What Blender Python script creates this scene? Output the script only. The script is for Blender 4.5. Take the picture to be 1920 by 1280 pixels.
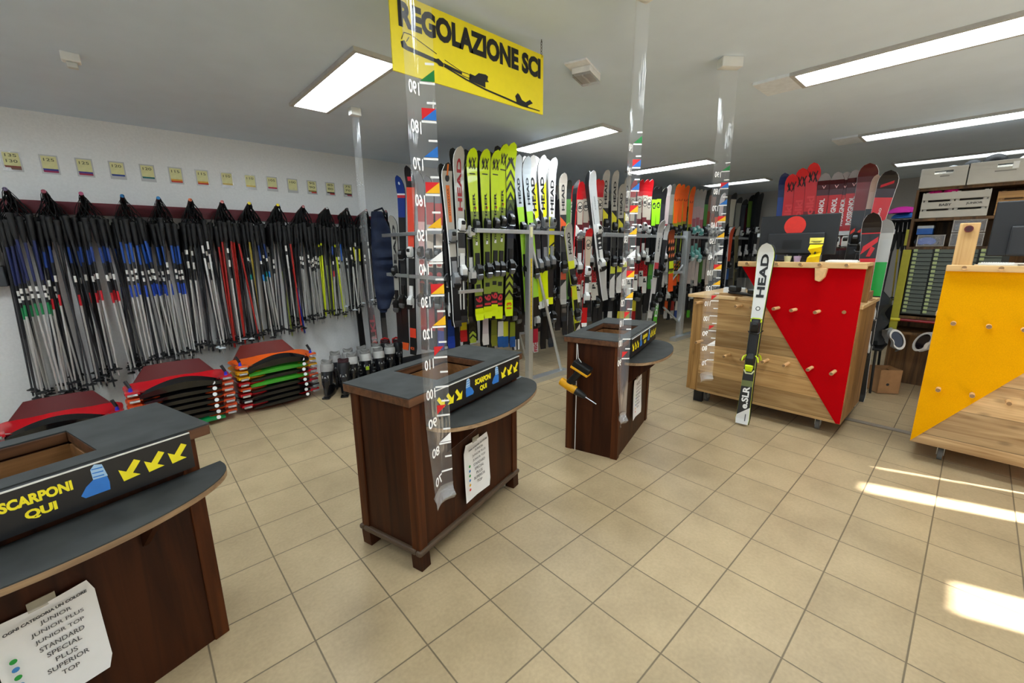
import bpy, math, random
from mathutils import Vector, Matrix
for o in list(bpy.data.objects): bpy.data.objects.remove(o)
C = bpy.context.scene.collection
sc = bpy.context.scene
RND = random.Random(7)
# ------------------------------------------------------------------ camera
F_PX = 784.013
CAM = Vector((-1.22925, -1.16725, 1.43917))
RT = Vector((0.7389854, -0.67368207, -0.0072831))
DN = Vector((-0.14980283, -0.15376512, -0.97668593))
FW = Vector((0.65685591, 0.72284767, -0.21454966))
cd = bpy.data.cameras.new('camera'); cam = bpy.data.objects.new('camera', cd); C.objects.link(cam)
cd.sensor_width = 36.0; cd.lens = F_PX / 1920 * 36.0; cd.clip_start = 0.02; cd.clip_end = 100
cam.matrix_world = Matrix(((RT.x, -DN.x, -FW.x, CAM.x), (RT.y, -DN.y, -FW.y, CAM.y), (RT.z, -DN.z, -FW.z, CAM.z), (0, 0, 0, 1)))
sc.camera = cam
# ------------------------------------------------------------------ world, sun, exposure
w = bpy.data.worlds.new('world'); sc.world = w; w.use_nodes = True
w.node_tree.nodes['Background'].inputs[0].default_value = (0.75, 0.87, 1.0, 1)
w.node_tree.nodes['Background'].inputs[1].default_value = 1.1
SUN_H = Vector((-0.35, 0.94, 0)).normalized(); SUN_T = 1.141
sl = bpy.data.lights.new('sun', 'SUN'); so = bpy.data.objects.new('sun', sl); C.objects.link(so)
sl.energy = 33; sl.angle = math.radians(1.6); sl.color = (1, 0.975, 0.95)
so.rotation_euler = Vector((SUN_H.x, SUN_H.y, -SUN_T)).to_track_quat('-Z', 'Y').to_euler(); so.location = (3, -5, 4)
sc.view_settings.view_transform = 'Standard'; sc.view_settings.look = 'None'
sc.view_settings.exposure = 0.0; sc.view_settings.gamma = 1.0; sc.view_settings.use_curve_mapping = False
LAMP = 23.5
H = 2.52                       # ceiling height
# ------------------------------------------------------------------ helpers
def at(u, v, ax, val):
    d = RT * ((u - 960) / F_PX) + DN * ((v - 640) / F_PX) + FW
    return CAM + d * ((val - CAM[ax]) / d[ax])
def lin(h):
    h = h.lstrip('#'); r = []
    for i in (0, 2, 4):
        c = int(h[i:i + 2], 16) / 255; r.append(c / 12.92 if c <= .04045 else ((c + .055) / 1.055) ** 2.4)
    return (*r, 1)
MATS = {}
def mat(h, rough=.5, metal=0., noise=.06, scale=30., bump=0., spec=.5, coat=0.):
    """plain coloured procedural material: base colour with a slight noise variation"""
    key = (h, rough, metal, noise, scale, bump, spec, coat)
    if key in MATS: return MATS[key]
    m = bpy.data.materials.new('paint_' + h.lstrip('#')); m.use_nodes = True; nt = m.node_tree; b = nt.nodes['Principled BSDF']
    c = lin(h)
    b.inputs['Roughness'].default_value = rough; b.inputs['Metallic'].default_value = metal
    b.inputs['Specular IOR Level'].default_value = spec; b.inputs['Coat Weight'].default_value = coat
    tc = nt.nodes.new('ShaderNodeTexCoord'); n = nt.nodes.new('ShaderNodeTexNoise'); n.inputs['Scale'].default_value = scale
    nt.links.new(tc.outputs['Object'], n.inputs['Vector'])
    r = nt.nodes.new('ShaderNodeValToRGB'); nt.links.new(n.outputs[0], r.inputs[0])
    r.color_ramp.elements[0].position = .3; r.color_ramp.elements[1].position = .7
    r.color_ramp.elements[0].color = (*[x * (1 - noise) for x in c[:3]], 1); r.color_ramp.elements[1].color = (*[min(1, x * (1 + noise)) for x in c[:3]], 1)
    nt.links.new(r.outputs[0], b.inputs['Base Color'])
    if bump:
        bp = nt.nodes.new('ShaderNodeBump'); bp.inputs['Strength'].default_value = bump; bp.inputs['Distance'].default_value = .01
        nt.links.new(n.outputs[0], bp.inputs['Height']); nt.links.new(bp.outputs[0], b.inputs['Normal'])
    MATS[key] = m; return m
def wood(name, c1, c2, axis='X', plank=0.0, pax='Z', rough=.5, fine=1., knots=True, spec=.4):
    if name in MATS: return MATS[name]
    m = bpy.data.materials.new(name); m.use_nodes = True; nt = m.node_tree; b = nt.nodes['Principled BSDF']; L = nt.links.new
    tc = nt.nodes.new('ShaderNodeTexCoord'); mp = nt.nodes.new('ShaderNodeMapping')
    s = [26 * fine] * 3; s['XYZ'.index(axis)] = 1.6 * fine; mp.inputs['Scale'].default_value = s
    L(tc.outputs['Object'], mp.inputs['Vector'])
    n = nt.nodes.new('ShaderNodeTexNoise'); n.inputs['Scale'].default_value = 1.0; n.inputs['Detail'].default_value = 6; n.inputs['Distortion'].default_value = .9
    L(mp.outputs[0], n.inputs['Vector'])
    r = nt.nodes.new('ShaderNodeValToRGB'); L(n.outputs[0], r.inputs[0])
    r.color_ramp.elements[0].position = .34; r.color_ramp.elements[1].position = .64
    r.color_ramp.elements[0].color = lin(c1); r.color_ramp.elements[1].color = lin(c2)
    out = r.outputs[0]
    if plank:
        sp = nt.nodes.new('ShaderNodeSeparateXYZ'); L(tc.outputs['Object'], sp.inputs[0])
        d = nt.nodes.new('ShaderNodeMath'); d.operation = 'DIVIDE'; d.inputs[1].default_value = plank; L(sp.outputs[pax], d.inputs[0])
        fl = nt.nodes.new('ShaderNodeMath'); fl.operation = 'FLOOR'; L(d.outputs[0], fl.inputs[0])
        wn = nt.nodes.new('ShaderNodeTexWhiteNoise'); wn.noise_dimensions = '1D'; L(fl.outputs[0], wn.inputs['W'])
        mr = nt.nodes.new('ShaderNodeMapRange'); mr.inputs['To Min'].default_value = .66; mr.inputs['To Max'].default_value = 1.15; L(wn.outputs['Value'], mr.inputs['Value'])
        fr = nt.nodes.new('ShaderNodeMath'); fr.operation = 'FRACT'; L(d.outputs[0], fr.inputs[0])
        ed = nt.nodes.new('ShaderNodeMath'); ed.operation = 'GREATER_THAN'; ed.inputs[1].default_value = .025; L(fr.outputs[0], ed.inputs[0])
        e2 = nt.nodes.new('ShaderNodeMapRange'); e2.inputs['To Min'].default_value = .45; L(ed.outputs[0], e2.inputs['Value'])
        mu = nt.nodes.new('ShaderNodeMath'); mu.operation = 'MULTIPLY'; L(mr.outputs[0], mu.inputs[0]); L(e2.outputs[0], mu.inputs[1])
        mx = nt.nodes.new('ShaderNodeMix'); mx.data_type = 'RGBA'; mx.blend_type = 'MULTIPLY'; mx.inputs[0].default_value = 1
        L(out, mx.inputs[6]); L(mu.outputs[0], mx.inputs[7]); out = mx.outputs[2]
    if knots:
        v = nt.nodes.new('ShaderNodeTexVoronoi'); v.inputs['Scale'].default_value = 1.0
        m2 = nt.nodes.new('ShaderNodeMapping'); s2 = [9.0] * 3; s2['XYZ'.index(axis)] = 4.0; m2.inputs['Scale'].default_value = s2
        L(tc.outputs['Object'], m2.inputs['Vector']); L(m2.outputs[0], v.inputs['Vector'])
        kr = nt.nodes.new('ShaderNodeMapRange'); kr.inputs['From Min'].default_value = .05; kr.inputs['From Max'].default_value = .16
        kr.inputs['To Min'].default_value = .6; L(v.outputs['Distance'], kr.inputs['Value'])
        mx = nt.nodes.new('ShaderNodeMix'); mx.data_type = 'RGBA'; mx.blend_type = 'MULTIPLY'; mx.inputs[0].default_value = 1
        L(out, mx.inputs[6]); L(kr.outputs[0], mx.inputs[7]); out = mx.outputs[2]
    L(out, b.inputs['Base Color']); b.inputs['Roughness'].default_value = rough; b.inputs['Specular IOR Level'].default_value = spec
    bp = nt.nodes.new('ShaderNodeBump'); bp.inputs['Strength'].default_value = .15; bp.inputs['Distance'].default_value = .004
    L(n.outputs[0], bp.inputs['Height']); L(bp.outputs[0], b.inputs['Normal'])
    MATS[name] = m; return m
def emit(name, col, s):
    m = bpy.data.materials.new(name); m.use_nodes = True; b = m.node_tree.nodes['Principled BSDF']
    b.inputs['Base Color'].default_value = (.9, .9, .9, 1); b.inputs['Emission Color'].default_value = (*col, 1); b.inputs['Emission Strength'].default_value = s
    return m
def clear(name, alpha, col='ffffff', rough=.08, ior=1.5, bump=.12):
    if name in MATS: return MATS[name]
    m = bpy.data.materials.new(name); m.use_nodes = True; nt = m.node_tree; nt.nodes.remove(nt.nodes['Principled BSDF'])
    t = nt.nodes.new('ShaderNodeBsdfTransparent'); g = nt.nodes.new('ShaderNodeBsdfGlossy'); d = nt.nodes.new('ShaderNodeBsdfDiffuse')
    g.inputs['Roughness'].default_value = rough; d.inputs['Color'].default_value = lin(col)
    fr = nt.nodes.new('ShaderNodeFresnel'); fr.inputs['IOR'].default_value = ior
    n = nt.nodes.new('ShaderNodeTexNoise'); n.inputs['Scale'].default_value = 9
    bp = nt.nodes.new('ShaderNodeBump'); bp.inputs['Strength'].default_value = bump; bp.inputs['Distance'].default_value = .02
    nt.links.new(n.outputs[0], bp.inputs['Height']); nt.links.new(bp.outputs[0], g.inputs['Normal'])
    a = nt.nodes.new('ShaderNodeMixShader'); a.inputs[0].default_value = alpha; nt.links.new(t.outputs[0], a.inputs[1]); nt.links.new(d.outputs[0], a.inputs[2])
    b = nt.nodes.new('ShaderNodeMixShader'); nt.links.new(fr.outputs[0], b.inputs[0]); nt.links.new(a.outputs[0], b.inputs[1]); nt.links.new(g.outputs[0], b.inputs[2])
    nt.links.new(b.outputs[0], nt.nodes['Material Output'].inputs['Surface']); MATS[name] = m; return m
TXT = {}
def text_geo(s, bold=.03):
    """outline letters of a string as flat polygons, normalised to a unit box"""
    if (s, bold) in TXT: return TXT[(s, bold)]
    cu = bpy.data.curves.new('t', 'FONT'); cu.body = s; cu.size = 1; cu.offset = bold; cu.resolution_u = 3; cu.align_x = 'LEFT'
    ob = bpy.data.objects.new('t', cu); C.objects.link(ob); dg = bpy.context.evaluated_depsgraph_get()
    me = bpy.data.meshes.new_from_object(ob.evaluated_get(dg))
    vs = [v.co.copy() for v in me.vertices]; fs = [tuple(p.vertices) for p in me.polygons]
    bpy.data.objects.remove(ob); bpy.data.curves.remove(cu); bpy.data.meshes.remove(me)
    x0, x1 = min(v.x for v in vs), max(v.x for v in vs); y0, y1 = min(v.y for v in vs), max(v.y for v in vs)
    g = ([((v.x - x0) / max(1e-6, x1 - x0), (v.y - y0) / max(1e-6, y1 - y0)) for v in vs], fs, (x1 - x0) / max(1e-6, y1 - y0))
    TXT[(s, bold)] = g; return g
class MB:
    def __init__(s): s.v = []; s.f = []; s.m = []
    def add(s, vs, fs, mi=0):
        o = len(s.v); s.v += [tuple(v) for v in vs]
        for f in fs: s.f.append(tuple(i + o for i in f)); s.m.append(mi)
        return s
    def box(s, x0, x1, y0, y1, z0, z1, mi=0, M=None):
        vs = [Vector((x, y, z)) for z in (z0, z1) for y in (y0, y1) for x in (x0, x1)]
        if M: vs = [M @ v for v in vs]
        return s.add(vs, [(0, 2, 3, 1), (4, 5, 7, 6), (0, 1, 5, 4), (2, 6, 7, 3), (0, 4, 6, 2), (1, 3, 7, 5)], mi)
    def cbox(s, c, sz, mi=0, M=None):
        return s.box(c[0] - sz[0] / 2, c[0] + sz[0] / 2, c[1] - sz[1] / 2, c[1] + sz[1] / 2, c[2] - sz[2] / 2, c[2] + sz[2] / 2, mi, M)
    def loft(s, rings, mi=0, caps=True, closed=True):
        n = len(rings[0]); vs = [p for r in rings for p in r]; fs = []
        for i in range(len(rings) - 1):
            for j in range(n if closed else n - 1):
                k = (j + 1) % n; fs.append((i * n + j, i * n + k, (i + 1) * n + k, (i + 1) * n + j))
        if caps: fs += [tuple(range(n - 1, -1, -1)), tuple(range((len(rings) - 1) * n, len(rings) * n))]
        return s.add(vs, fs, mi)
    def tube(s, path, r, n=8, mi=0, caps=True):
        path = [Vector(p) for p in path]; rs = r if isinstance(r, (list, tuple)) else [r] * len(path); rings = []
        d0 = (path[1] - path[0]).normalized(); up = Vector((0, 0, 1)) if abs(d0.z) < .9 else Vector((1, 0, 0))
        for i, p in enumerate(path):
            d = (path[min(i + 1, len(path) - 1)] - path[max(i - 1, 0)]).normalized()
            a = d.cross(up)
            a = a.normalized() if a.length > 1e-4 else Vector((1, 0, 0)); b = d.cross(a).normalized()
            rings.append([p + a * rs[i] * math.cos(2 * math.pi * k / n) + b * rs[i] * math.sin(2 * math.pi * k / n) for k in range(n)])
        return s.loft(rings, mi, caps)
    def prism(s, pts, a, b, fn, mi=0):
        """2D outline pts extruded between a and b; fn(p,q,h) -> 3D"""
        n = len(pts); vs = [fn(p, q, a) for p, q in pts] + [fn(p, q, b) for p, q in pts]
        return s.add(vs, [tuple(range(n - 1, -1, -1)), tuple(range(n, 2 * n))] + [(i, (i + 1) % n, n + (i + 1) % n, n + i) for i in range(n)], mi)
    def flat(s, pts, mi=0): return s.add(pts, [tuple(range(len(pts)))], mi)
    def text(s, st, o, ux, uy, mi=0, bold=.03):
        vs, fs, _ = text_geo(st, bold); o, ux, uy = Vector(o), Vector(ux), Vector(uy)
        return s.add([o + ux * a + uy * b for a, b in vs], fs, mi)
    def mesh(s, name, mats, smooth=False):
        me = bpy.data.meshes.new(name); me.from_pydata(s.v, [], s.f); me.update()
        for m in (mats if isinstance(mats, (list, tuple)) else [mats]): me.materials.append(m)
        me.polygons.foreach_set('material_index', s.m)
        if smooth:
            me.polygons.foreach_set('use_smooth', [True] * len(s.f)); me.set_sharp_from_angle(angle=math.radians(40))
        return me
    def build(s, name, mats, parent=None, smooth=False, bevel=0., loc=None, rz=0.):
        o = bpy.data.objects.new(name, s.mesh(name, mats, smooth)); C.objects.link(o)
        if parent: o.parent = parent
        if loc: o.location = loc
        if rz: o.rotation_euler[2] = rz
        if bevel:
            b = o.modifiers.new('bevel', 'BEVEL'); b.width = bevel; b.segments = 2; b.limit_method = 'ANGLE'; b.angle_limit = math.radians(40)
        return o
def inst(name, me, parent=None, loc=None, M=None):
    o = bpy.data.objects.new(name, me); C.objects.link(o)
    if parent: o.parent = parent
    if M is not None: o.matrix_local = M
    if loc is not None: o.location = loc
    return o
def tag(o, label, cat, group=None):
    o['label'] = label; o['category'] = cat
    if group: o['group'] = group
    return o
def empty(name, loc, rz, label, cat, group=None):
    o = bpy.data.objects.new(name, None); C.objects.link(o); o.empty_display_size = .05
    o.location = loc; o.rotation_euler[2] = rz; return tag(o, label, cat, group)
def struct(o): o['kind'] = 'structure'; return o
def ell(cx, cy, a, b, z, n=24, p=2.):
    r = []
    for k in range(n):
        t = 2 * math.pi * k / n; c, s_ = math.cos(t), math.sin(t)
        r.append(Vector((cx + a * math.copysign(abs(c) ** (2 / p), c), cy + b * math.copysign(abs(s_) ** (2 / p), s_), z)))
    return r
def frame_mat(org, zax, normal):
    """local z along zax, local -y towards normal"""
    z = zax.normalized(); y = -(normal - z * normal.dot(z)).normalized(); x = y.cross(z)
    return Matrix(((x.x, y.x, z.x, org.x), (x.y, y.y, z.y, org.y), (x.z, y.z, z.z, org.z), (0, 0, 0, 1)))
BLACK = mat('0d0d0e', .45); DARK = mat('1b1c1e', .5); STEEL = mat('c9ccd0', .3, .9); ALU = mat('d4d7d9', .35, .75, .03); WHITE = mat('f2f2ef', .45)
PLASTW = mat('e6e6e0', .4, noise=.02); GREYP = mat('8d8f90', .5); RUBBER = mat('3b3d3c', .75, noise=.22, scale=9, bump=.1, spec=.3); YEL = mat('f4e21a', .5); INK = mat('141414', .6)
RED = mat('c2121a', .35); ORANGE = mat('f0641e', .4)
# ------------------------------------------------------------------ setting
def tile_mat():
    m = bpy.data.materials.new('floor_tiles'); m.use_nodes = True; nt = m.node_tree; b = nt.nodes['Principled BSDF']; L = nt.links.new
    g = nt.nodes.new('ShaderNodeNewGeometry'); sp = nt.nodes.new('ShaderNodeSeparateXYZ'); L(g.outputs['Position'], sp.inputs[0])
    def math_(op, a, bb=None):
        n = nt.nodes.new('ShaderNodeMath'); n.operation = op
        for i, q in enumerate((a, bb)):
            if q is None: continue
            if isinstance(q, (int, float)): n.inputs[i].default_value = q
            else: L(q, n.inputs[i])
        return n.outputs[0]
    ux = math_('DIVIDE', sp.outputs[0], .303); uy = math_('DIVIDE', sp.outputs[1], .303)
    def edge(u): return math_('MINIMUM', math_('FRACT', u), math_('SUBTRACT', 1.0, math_('FRACT', u)))
    e = math_('MINIMUM', edge(ux), edge(uy))
    mr = nt.nodes.new('ShaderNodeMapRange'); mr.inputs['From Min'].default_value = .006; mr.inputs['From Max'].default_value = .012; L(e, mr.inputs['Value'])
    cx = nt.nodes.new('ShaderNodeCombineXYZ'); L(math_('FLOOR', ux), cx.inputs[0]); L(math_('FLOOR', uy), cx.inputs[1])
    wn = nt.nodes.new('ShaderNodeTexWhiteNoise'); L(cx.outputs[0], wn.inputs['Vector'])
    n = nt.nodes.new('ShaderNodeTexNoise'); n.inputs['Scale'].default_value = 70; n.inputs['Detail'].default_value = 5; L(g.outputs['Position'], n.inputs['Vector'])
    n2 = nt.nodes.new('ShaderNodeTexNoise'); n2.inputs['Scale'].default_value = 3.5; n2.inputs['Detail'].default_value = 5; L(g.outputs['Position'], n2.inputs['Vector'])
    r = nt.nodes.new('ShaderNodeValToRGB'); r.color_ramp.elements[0].position = .3; r.color_ramp.elements[1].position = .72
    r.color_ramp.elements[0].color = lin('ad9876'); r.color_ramp.elements[1].color = lin('c2ac87'); L(n2.outputs[0], r.inputs[0])
    f = nt.nodes.new('ShaderNodeMapRange'); f.inputs['From Min'].default_value = .3; f.inputs['From Max'].default_value = .7; f.inputs['To Min'].default_value = .93; f.inputs['To Max'].default_value = 1.06; L(n.outputs[0], f.inputs['Value'])
    t = nt.nodes.new('ShaderNodeMapRange'); t.inputs['To Min'].default_value = .93; t.inputs['To Max'].default_value = 1.05; L(wn.outputs['Value'], t.inputs['Value'])
    mx = nt.nodes.new('ShaderNodeMix'); mx.data_type = 'RGBA'; mx.blend_type = 'MULTIPLY'; mx.inputs[0].default_value = 1; L(r.outputs[0], mx.inputs[6]); L(math_('MULTIPLY', f.outputs[0], t.outputs[0]), mx.inputs[7])
    m2 = nt.nodes.new('ShaderNodeMix'); m2.data_type = 'RGBA'; L(mr.outputs[0], m2.inputs[0]); m2.inputs[6].default_value = lin('74664f'); L(mx.outputs[2], m2.inputs[7])
    L(m2.outputs[2], b.inputs['Base Color']); b.inputs['Roughness'].default_value = .42; b.inputs['Specular IOR Level'].default_value = .35
    h = math_('ADD', math_('MULTIPLY', mr.outputs[0], 1.0), math_('MULTIPLY', n.outputs[0], .25))
    bp = nt.nodes.new('ShaderNodeBump'); bp.inputs['Strength'].default_value = .35; bp.inputs['Distance'].default_value = .003; L(h, bp.inputs['Height']); L(bp.outputs[0], b.inputs['Normal'])
    return m
X0, X1, Y0, Y1 = -4.2, 8.35, -2.6, 3.98
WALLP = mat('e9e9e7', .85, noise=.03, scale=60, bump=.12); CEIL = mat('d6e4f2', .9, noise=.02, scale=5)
struct(MB().box(X0, X1, Y0, Y1, -.08, 0).build('floor', tile_mat()))
struct(MB().box(X0, X1, Y0, Y1, H, H + .1).build('ceiling', CEIL))
struct(MB().box(X0, X1, Y1, Y1 + .12, 0, H).build('wall_left', WALLP))
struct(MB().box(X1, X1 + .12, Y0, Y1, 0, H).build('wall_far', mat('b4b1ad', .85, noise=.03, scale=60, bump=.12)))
GW = (-2.3, 1.6, .35, 2.3)     # unseen opening added in the wall behind the camera for cool daylight fill
struct(MB().box(X0 - .12, X0, Y0, GW[0], 0, H).box(X0 - .12, X0, GW[1], Y1, 0, H).box(X0 - .12, X0, GW[0], GW[1], 0, GW[2]).box(X0 - .12, X0, GW[0], GW[1], GW[3], H).build('wall_near', WALLP))
wf = MB()
for k in range(4): yy = GW[0] + k * (GW[1] - GW[0]) / 3; wf.box(X0 - .08, X0 - .03, yy - .03, yy + .03, GW[2], GW[3])
struct(wf.build('added_window_7', mat('3a3c3e', .4)))
SL = [(-.9, 1.46, .05, 1.0), (1.50, 1.74, 0.3, 1.6), (1.80, 2.45, .05, 1.0), (2.49, 2.62, .3, 2.1), (2.90, 3.0, .3, 2.1), (3.1, 5.2, .05, 1.0)]  # unseen openings, shaped to lay the sun patches and the floor bounce
wm = MB(); xs = X0
for a, b, c, d in SL:
    wm.box(xs, a, Y0 - .03, Y0, 0, H).box(a, b, Y0 - .03, Y0, 0, c).box(a, b, Y0 - .03, Y0, d, H); xs = b
wm.box(xs, X1, Y0 - .03, Y0, 0, H); struct(wm.build('wall_right', WALLP))
for i, (a, b, c, d) in enumerate(SL):
    struct(MB().box(a - .015, a, Y0, Y0 + .02, c - .03, d + .03).box(b, b + .015, Y0, Y0 + .02, c - .03, d + .03).box(a, b, Y0, Y0 + .02, d, d + .03).box(a, b, Y0, Y0 + .02, c - .03, c).build('added_window_%d' % (i + 1), mat('3a3c3e', .4)))
struct(MB().tube([(3.13, -2.5, .006), (3.13, -.2, .006)], .016, 8).build('trim_1', mat('8e8272', .5)))
# ------------------------------------------------------------------ ceiling lamps
EM = emit('lamp_glow', (.88, .975, 1.03), LAMP)
def lamp(x, y0, y1, wd, label, cap=False, k=1.):
    r = empty('ceiling_light', (x, (y0 + y1) / 2, H), 0, label, 'light', 'recessed ceiling lights')
    l = (y1 - y0) / 2; e = .025; top = l
    fr = MB(); hw = wd / 2
    for a, b, c, d in ((-hw - e, -hw, -l - e, l + e), (hw, hw + e, -l - e, l + e), (-hw, hw, -l - e, -l), (-hw, hw, l, l + e)): fr.box(a, b, c, d, -.022, .0)
    fr.build('frame', mat('b9b7b2', .5), r)
    MB().box(-hw, hw, -l, l, -.012, -.002).build('diffuser', EM if k == 1 else emit('lamp_glow_soft', (.88, .975, 1.03), LAMP * k), r)
    if cap: MB().box(-hw - e, hw + e, l + e, l + .24, -.018, 0).build('end_cap', mat('e8eef4', .45), r)
lamp(.0, 1.31, 2.46, .235, 'wide ceiling light panel left of the yellow hanging sign', False, 1.35)
lamp(2.21, 1.27, 2.43, .255, 'ceiling light panel above the yellow-green skis, right of the yellow sign', False, 1.25)
lamp(4.40, 1.29, 2.40, .27, 'ceiling light panel seen past the middle clear height strip', False, 1.1)
lamp(6.56, 1.31, 2.27, .29, 'smallest and farthest ceiling light panel, behind the right height strip', False, .25)
lamp(2.22, -1.55, -.2, .25, 'large long ceiling light with grey end cap at top right', True)
lamp(4.46, -1.6, -.2, .28, 'long ceiling light with grey end cap above the white crates', True, .42)
lamp(6.6, -1.6, -.22, .3, 'distant ceiling light partly behind the white crates', False, .15)
lamp(-2.21, 1.31, 2.46, .25, 'added ceiling light panel brightening the first pole pegs, unseen left of the view', False, 1.2)  # unseen panel added to brighten the left wall and floor
lamp(-2.21, -1.55, -.2, .25, 'added unseen ceiling light brightening the room from behind the viewpoint', False, .95)  # unseen lamp added for more light on the left
lamp(.0, -1.55, -.2, .25, 'ceiling light overhead just outside the top of the view', False)
# ------------------------------------------------------------------ yellow hanging sign
def sign():
    x0, x1, z0, z1, y = -.300, .585, 2.158, 2.447, .566
    r = empty('hanging_sign', ((x0 + x1) / 2, y, z0), 0, 'yellow hanging sign reading REGOLAZIONE SCI with ski pictograms', 'sign')
    W, Hh = x1 - x0, z1 - z0
    MB().box(-W / 2, W / 2, -.002, .004, 0, Hh).build('panel', mat('f0dc12', .5, noise=.02), r)
    g = MB(); y = -.0035
    P = lambda a, b: Vector((-W / 2 + a * W, y, b * Hh))
    g.text('REGOLAZIONE SCI', P(.04, .585), (W * .935, 0, 0), (0, 0, Hh * .335), 0, .055)
    g.build('lettering', INK, r); g = MB()
    # ski from above
    g.flat([P(.045, .40), P(.05, .33), P(.075, .31), P(.24, .275), P(.25, .25), P(.275, .25), P(.28, .30), P(.25, .345), P(.235, .33), P(.08, .37), P(.065, .43)])
    g.flat([P(.28, .31), P(.39, .265), P(.39, .225), P(.285, .262)])
    for a, b in (((.05, .43), (.065, .53)), ((.065, .53), (.10, .53)), ((.10, .53), (.24, .40)), ((.075, .42), (.09, .49)), ((.39, .27), (.43, .27)), ((.43, .27), (.455, .235)), ((.455, .235), (.43, .21)), ((.43, .21), (.39, .222)), ((.285, .355), (.39, .27))):
        p, q = P(*a), P(*b); d = (q - p).normalized(); n = Vector((-d.z, 0, d.x)) * .0016; g.flat([p - n, q - n, q + n, p + n])
    g.build('ski_pictogram', INK, r); g = MB()
    # ski from the side with boot plates
    g.flat([P(.28, .275), P(.42, .19), P(.55, .135), P(.70, .10), P(.84, .06), P(.97, .055), P(.97, .04), P(.82, .035), P(.68, .075), P(.54, .11), P(.41, .17), P(.28, .255)])
    g.flat([P(.435, .18), P(.44, .285), P(.475, .275), P(.50, .335), P(.55, .35), P(.565, .33), P(.56, .28), P(.57, .25), P(.545, .235), P(.545, .15)])
    g.flat([P(.775, .07), P(.775, .10), P(.765, .165), P(.785, .23), P(.80, .21), P(.82, .14), P(.85, .12), P(.885, .185), P(.91, .14), P(.87, .08), P(.87, .05)])
    g.build('binding_pictogram', INK, r)
    for sx in (-1, 1):
        c = MB(); xx = sx * (W / 2 - .012)
        for k in range(5):
            zz = Hh - .006 + k * .0155
            c.tube([(xx + .005 * math.cos(t) * (k % 2), .001 + .005 * math.cos(t) * ((k + 1) % 2), zz + .009 * math.sin(t)) for t in [i * math.pi / 4 for i in range(9)]], .0013, 5)
        c.tube([(xx, .001, 2.52 - z0), (xx, .001, Hh + .06)], .002, 6); c.build('chain', mat('4a4844', .4, .8), r)
sign()
# emergency lamp
r = empty('emergency_light', (1.02, .645, H), math.radians(18), 'boxy white emergency light with clear cover on the ceiling right of the yellow sign', 'light')
MB().box(-.13, .13, -.07, .07, -.012, 0).build('base_plate', mat('f0f0ee', .5), r, bevel=.003)
MB().box(-.06, .13, -.07, .05, -.045, -.012).build('housing', mat('ecece8', .5), r, bevel=.006)
MB().box(-.055, .125, -.066, .046, -.06, -.045).build('cover', clear('lamp_cover', .25), r)
MB().tube([(-.03, -.01, -.052), (.1, -.01, -.052)], .006, 8).build('tube', PLASTW, r)
r = empty('smoke_detector', (-1.28, 2.41, H), 0, 'small white detector box on the ceiling at far upper left', 'detector')
MB().box(-.04, .04, -.03, .03, -.045, 0).build('housing', PLASTW, r, bevel=.006)
MB().box(-.022, .025, -.02, .02, -.075, -.045).build('lens', mat('cfcfc9', .3), r, bevel=.006)
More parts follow.
